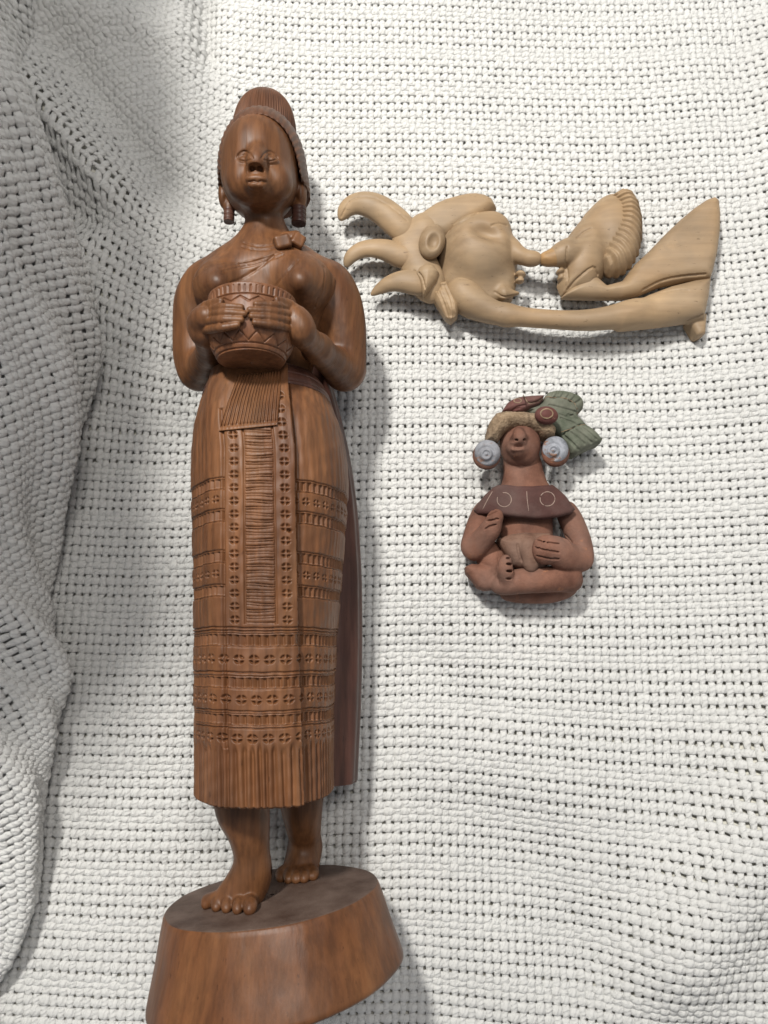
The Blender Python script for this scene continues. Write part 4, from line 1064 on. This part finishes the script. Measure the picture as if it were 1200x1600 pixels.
b.add(prism(poly([(120, 1275), (165, 1255), (230, 1262), (300, 1275), (335, 1320), (340, 1390), (320, 1430), (250, 1437), (205, 1420), (170, 1370), (125, 1320)], .022, c8), .010, .0225, .0035, .002), .0015)
sculpt('body', b, .00042, M_CLAY, clay)
# loincloth
m = Model()
m.add(prism(poly([(340, 1085), (430, 1055), (520, 1042), (640, 1045), (700, 1050), (690, 1150), (700, 1240), (650, 1300), (580, 1305), (520, 1290), (440, 1270), (400, 1200), (350, 1120)], .026, c8), .012, .0270, .004, .0022), .001)
m.chain([Q8(540, 1100, .0275), Q8(560, 1200, .0285), Q8(560, 1290, .0280)], [6 * KC, 8 * KC, 5 * KC], .004)
m.engrave([c8(470, 1130), c8(480, 1190), c8(500, 1240)], .0007); m.engrave([c8(400, 1095), c8(470, 1080), c8(560, 1075)], .0005)
sculpt('loincloth', m, .00045, M_DUST, clay)
# cape
m = Model()
def capez(x, y):
    c_ = Q8(525, 830, .0); return .0260 + .0050 * (1 - ((x - c_[0]) / (78 * KC)) ** 2) - .10 * np.maximum(y - c_[1] - .004, 0)
m.add(prism(poly([(310, 738), (340, 726), (390, 727), (460, 740), (560, 742), (640, 736), (700, 730), (745, 762), (790, 800), (830, 850), (862, 890), (832, 920), (740, 945), (640, 962), (560, 960), (480, 950), (380, 936), (290, 925), (205, 915), (180, 885), (205, 845), (250, 790)], .026, c8), lambda x, y: capez(x, y) - .0065, capez, .0022, 0), .001)
cape = sculpt('cape', m, .00042, M_CAPE, clay)
def drawn(name, model, pts, r, material, parent, lift=0.00015, n=4):
    """a thin raised line following a sculpted surface"""
    L = smooth_line(np.array(pts, float), n); L = [model.hit(p[0], p[1], lift, .06) for p in L]; q = Model()
    for a, b_ in zip(L[:-1], L[1:]): q.add(cone(a, b_, r, r, .6), .0001)
    return sculpt(name, q, .00022, material, parent, 0)
def circ(f, cx, cy, rx, ry, n=13, a0=0, a1=360): return [f(cx + rx * math.cos(math.radians(a)), cy + ry * math.sin(math.radians(a))) for a in np.linspace(a0, a1, n)]
for pts in (circ(c8, 380, 825, 48, 48, 13, -100, 200), circ(c8, 672, 820, 50, 48, 13, -150, 190), [c8(532, 770), c8(536, 830), c8(546, 905)], [c8(300, 770), c8(265, 830), c8(235, 890)]):
    drawn('scratched_mark', m, pts, .00030, M_SCR, cape, .00012)
# headdress
hb = Model()
hb.add(prism(poly([(165, 480), (175, 400), (190, 340), (215, 285), (250, 245), (320, 228), (420, 232), (510, 235), (600, 250), (700, 300), (760, 370), (750, 440), (690, 450), (640, 440), (600, 402), (540, 375), (480, 366), (420, 368), (370, 382), (320, 415), (285, 452), (262, 490)], .028, c4), .012, lambda x, y: .0310 + 0 * x, .005, .0035), .001)
def pitted(x, y, z): return (0.00032 * np.sin(x * 2600 + 2 * np.sin(y * 1500)) * np.sin(y * 3000 + 1.5 * np.sin(x * 1700))).astype(np.float32) + 0 * z
hb.warp(pitted)
band = sculpt('headdress_band', hb, .0004, M_CREAM, clay)
m = Model(); m.add(prism(poly([(300, 225), (325, 185), (350, 150), (390, 122), (440, 102), (500, 94), (570, 88), (665, 84), (650, 130), (620, 165), (540, 200), (480, 240), (400, 250)], .026, c4), .010, .0270, .004, .0025), .001)
for pts in ([c4(480, 100), c4(505, 140), c4(530, 165), c4(600, 150), c4(640, 125)], [c4(380, 232), c4(430, 195), c4(500, 180)], [c4(410, 215), c4(450, 205)]): m.engrave(pts, .0005)
cap = sculpt('headdress_cap', m, .0004, M_RED, clay)
drawn('painted_ring', m, circ(c4, 430, 142, 32, 18), .00035, M_CREAM, cap)
drawn('painted_line', m, [c4(480, 100), c4(505, 140), c4(530, 165), c4(600, 150), c4(640, 125)], .00035, M_CREAM, cap)
m = Model(); m.add(prism(poly([(480, 240), (530, 195), (600, 175), (640, 150), (665, 100), (700, 64), (770, 48), (840, 54), (900, 70), (955, 92), (985, 122), (997, 160), (990, 205), (960, 240), (945, 265), (990, 310), (1020, 345), (1075, 375), (1120, 420), (1157, 470), (1140, 500), (1080, 520), (1010, 555), (960, 578), (930, 600), (890, 590), (850, 530), (800, 450), (760, 420), (640, 330), (540, 250)], .022, c4), .006, lambda x, y: .0240 + 0 * x, .004, .0022), .001)
for a_, c_ in (((690, 120), (720, 60)), ((740, 120), (775, 55)), ((790, 125), (830, 58)), ((835, 135), (880, 68)), ((880, 150), (930, 88)), ((920, 165), (975, 125)),
               ((860, 400), (1000, 510)), ((910, 380), (1060, 500)), ((960, 355), (1100, 470)), ((820, 440), (950, 560)), ((800, 290), (940, 350)), ((860, 260), (960, 300)), ((700, 180), (930, 240)), ((520, 240), (620, 190))):
    m.engrave([c4(*a_), c4((a_[0] + c_[0]) / 2 + 6, (a_[1] + c_[1]) / 2), c4(*c_)], .0007)
for pts in ([c4(690, 130), c4(780, 118), c4(880, 150), c4(935, 200), c4(940, 255)], [c4(820, 430), c4(880, 390), c4(960, 350), c4(1010, 345)], [c4(790, 260), c4(850, 280), c4(900, 265)]): m.engrave(pts, .0006)
fe = sculpt('headdress_feathers', m, .00042, M_GREEN, clay)
for pts in ([c4(640, 150), c4(680, 110), c4(730, 115), c4(830, 120), c4(910, 160), c4(938, 215)], [c4(800, 410), c4(870, 385), c4(940, 355), c4(1000, 345)]):
    drawn('painted_line', m, pts, .00030, M_CREAM, fe)
m = Model(); m.add(ell(Q4(675, 268, .0345), (18.5 * KC, 14.5 * KC, .0045), rot(0, 0, -8)), .001)
rd = sculpt('headdress_disc', m, .0004, M_RED, clay)
drawn('painted_ring', m, circ(c4, 678, 252, 52, 40, 17), .00042, M_CREAM, rd)
for cx, cy, ex, ey in ((170, 590, 165, 612), (748, 560, 752, 588)):
    m = Model(); m.add(ell(Q4(ex, ey, .0235), (22.5 * KC, 23 * KC, .0048)), .001)
    sp = sculpt('ear_disc', m, .0004, M_CLAY, clay)
    m = Model(); m.add(ell(Q4(cx + 3, cy - 2, .0262), (21 * KC, 21.5 * KC, .0040), rot(4, 0, 0)), .001)
    def dish(x, y, z, c_=Q4(cx, cy - 5, .033)):
        r_ = np.hypot(x - c_[0], y - c_[1]) / KC
        return (0.0009 * np.exp(-((r_ - 11.5) / 2.6) ** 2) - 0.0004 * np.exp(-((r_ - 7.5) / 1.5) ** 2) + 0.0007 * np.exp(-((r_ - 4.0) / 1.6) ** 2) - 0.0005 * np.exp(-(r_ / 1.8) ** 2)).astype(np.float32) + 0 * z
    m.warp(dish); sculpt('painted_face', m, .00035, M_BLUE, sp)
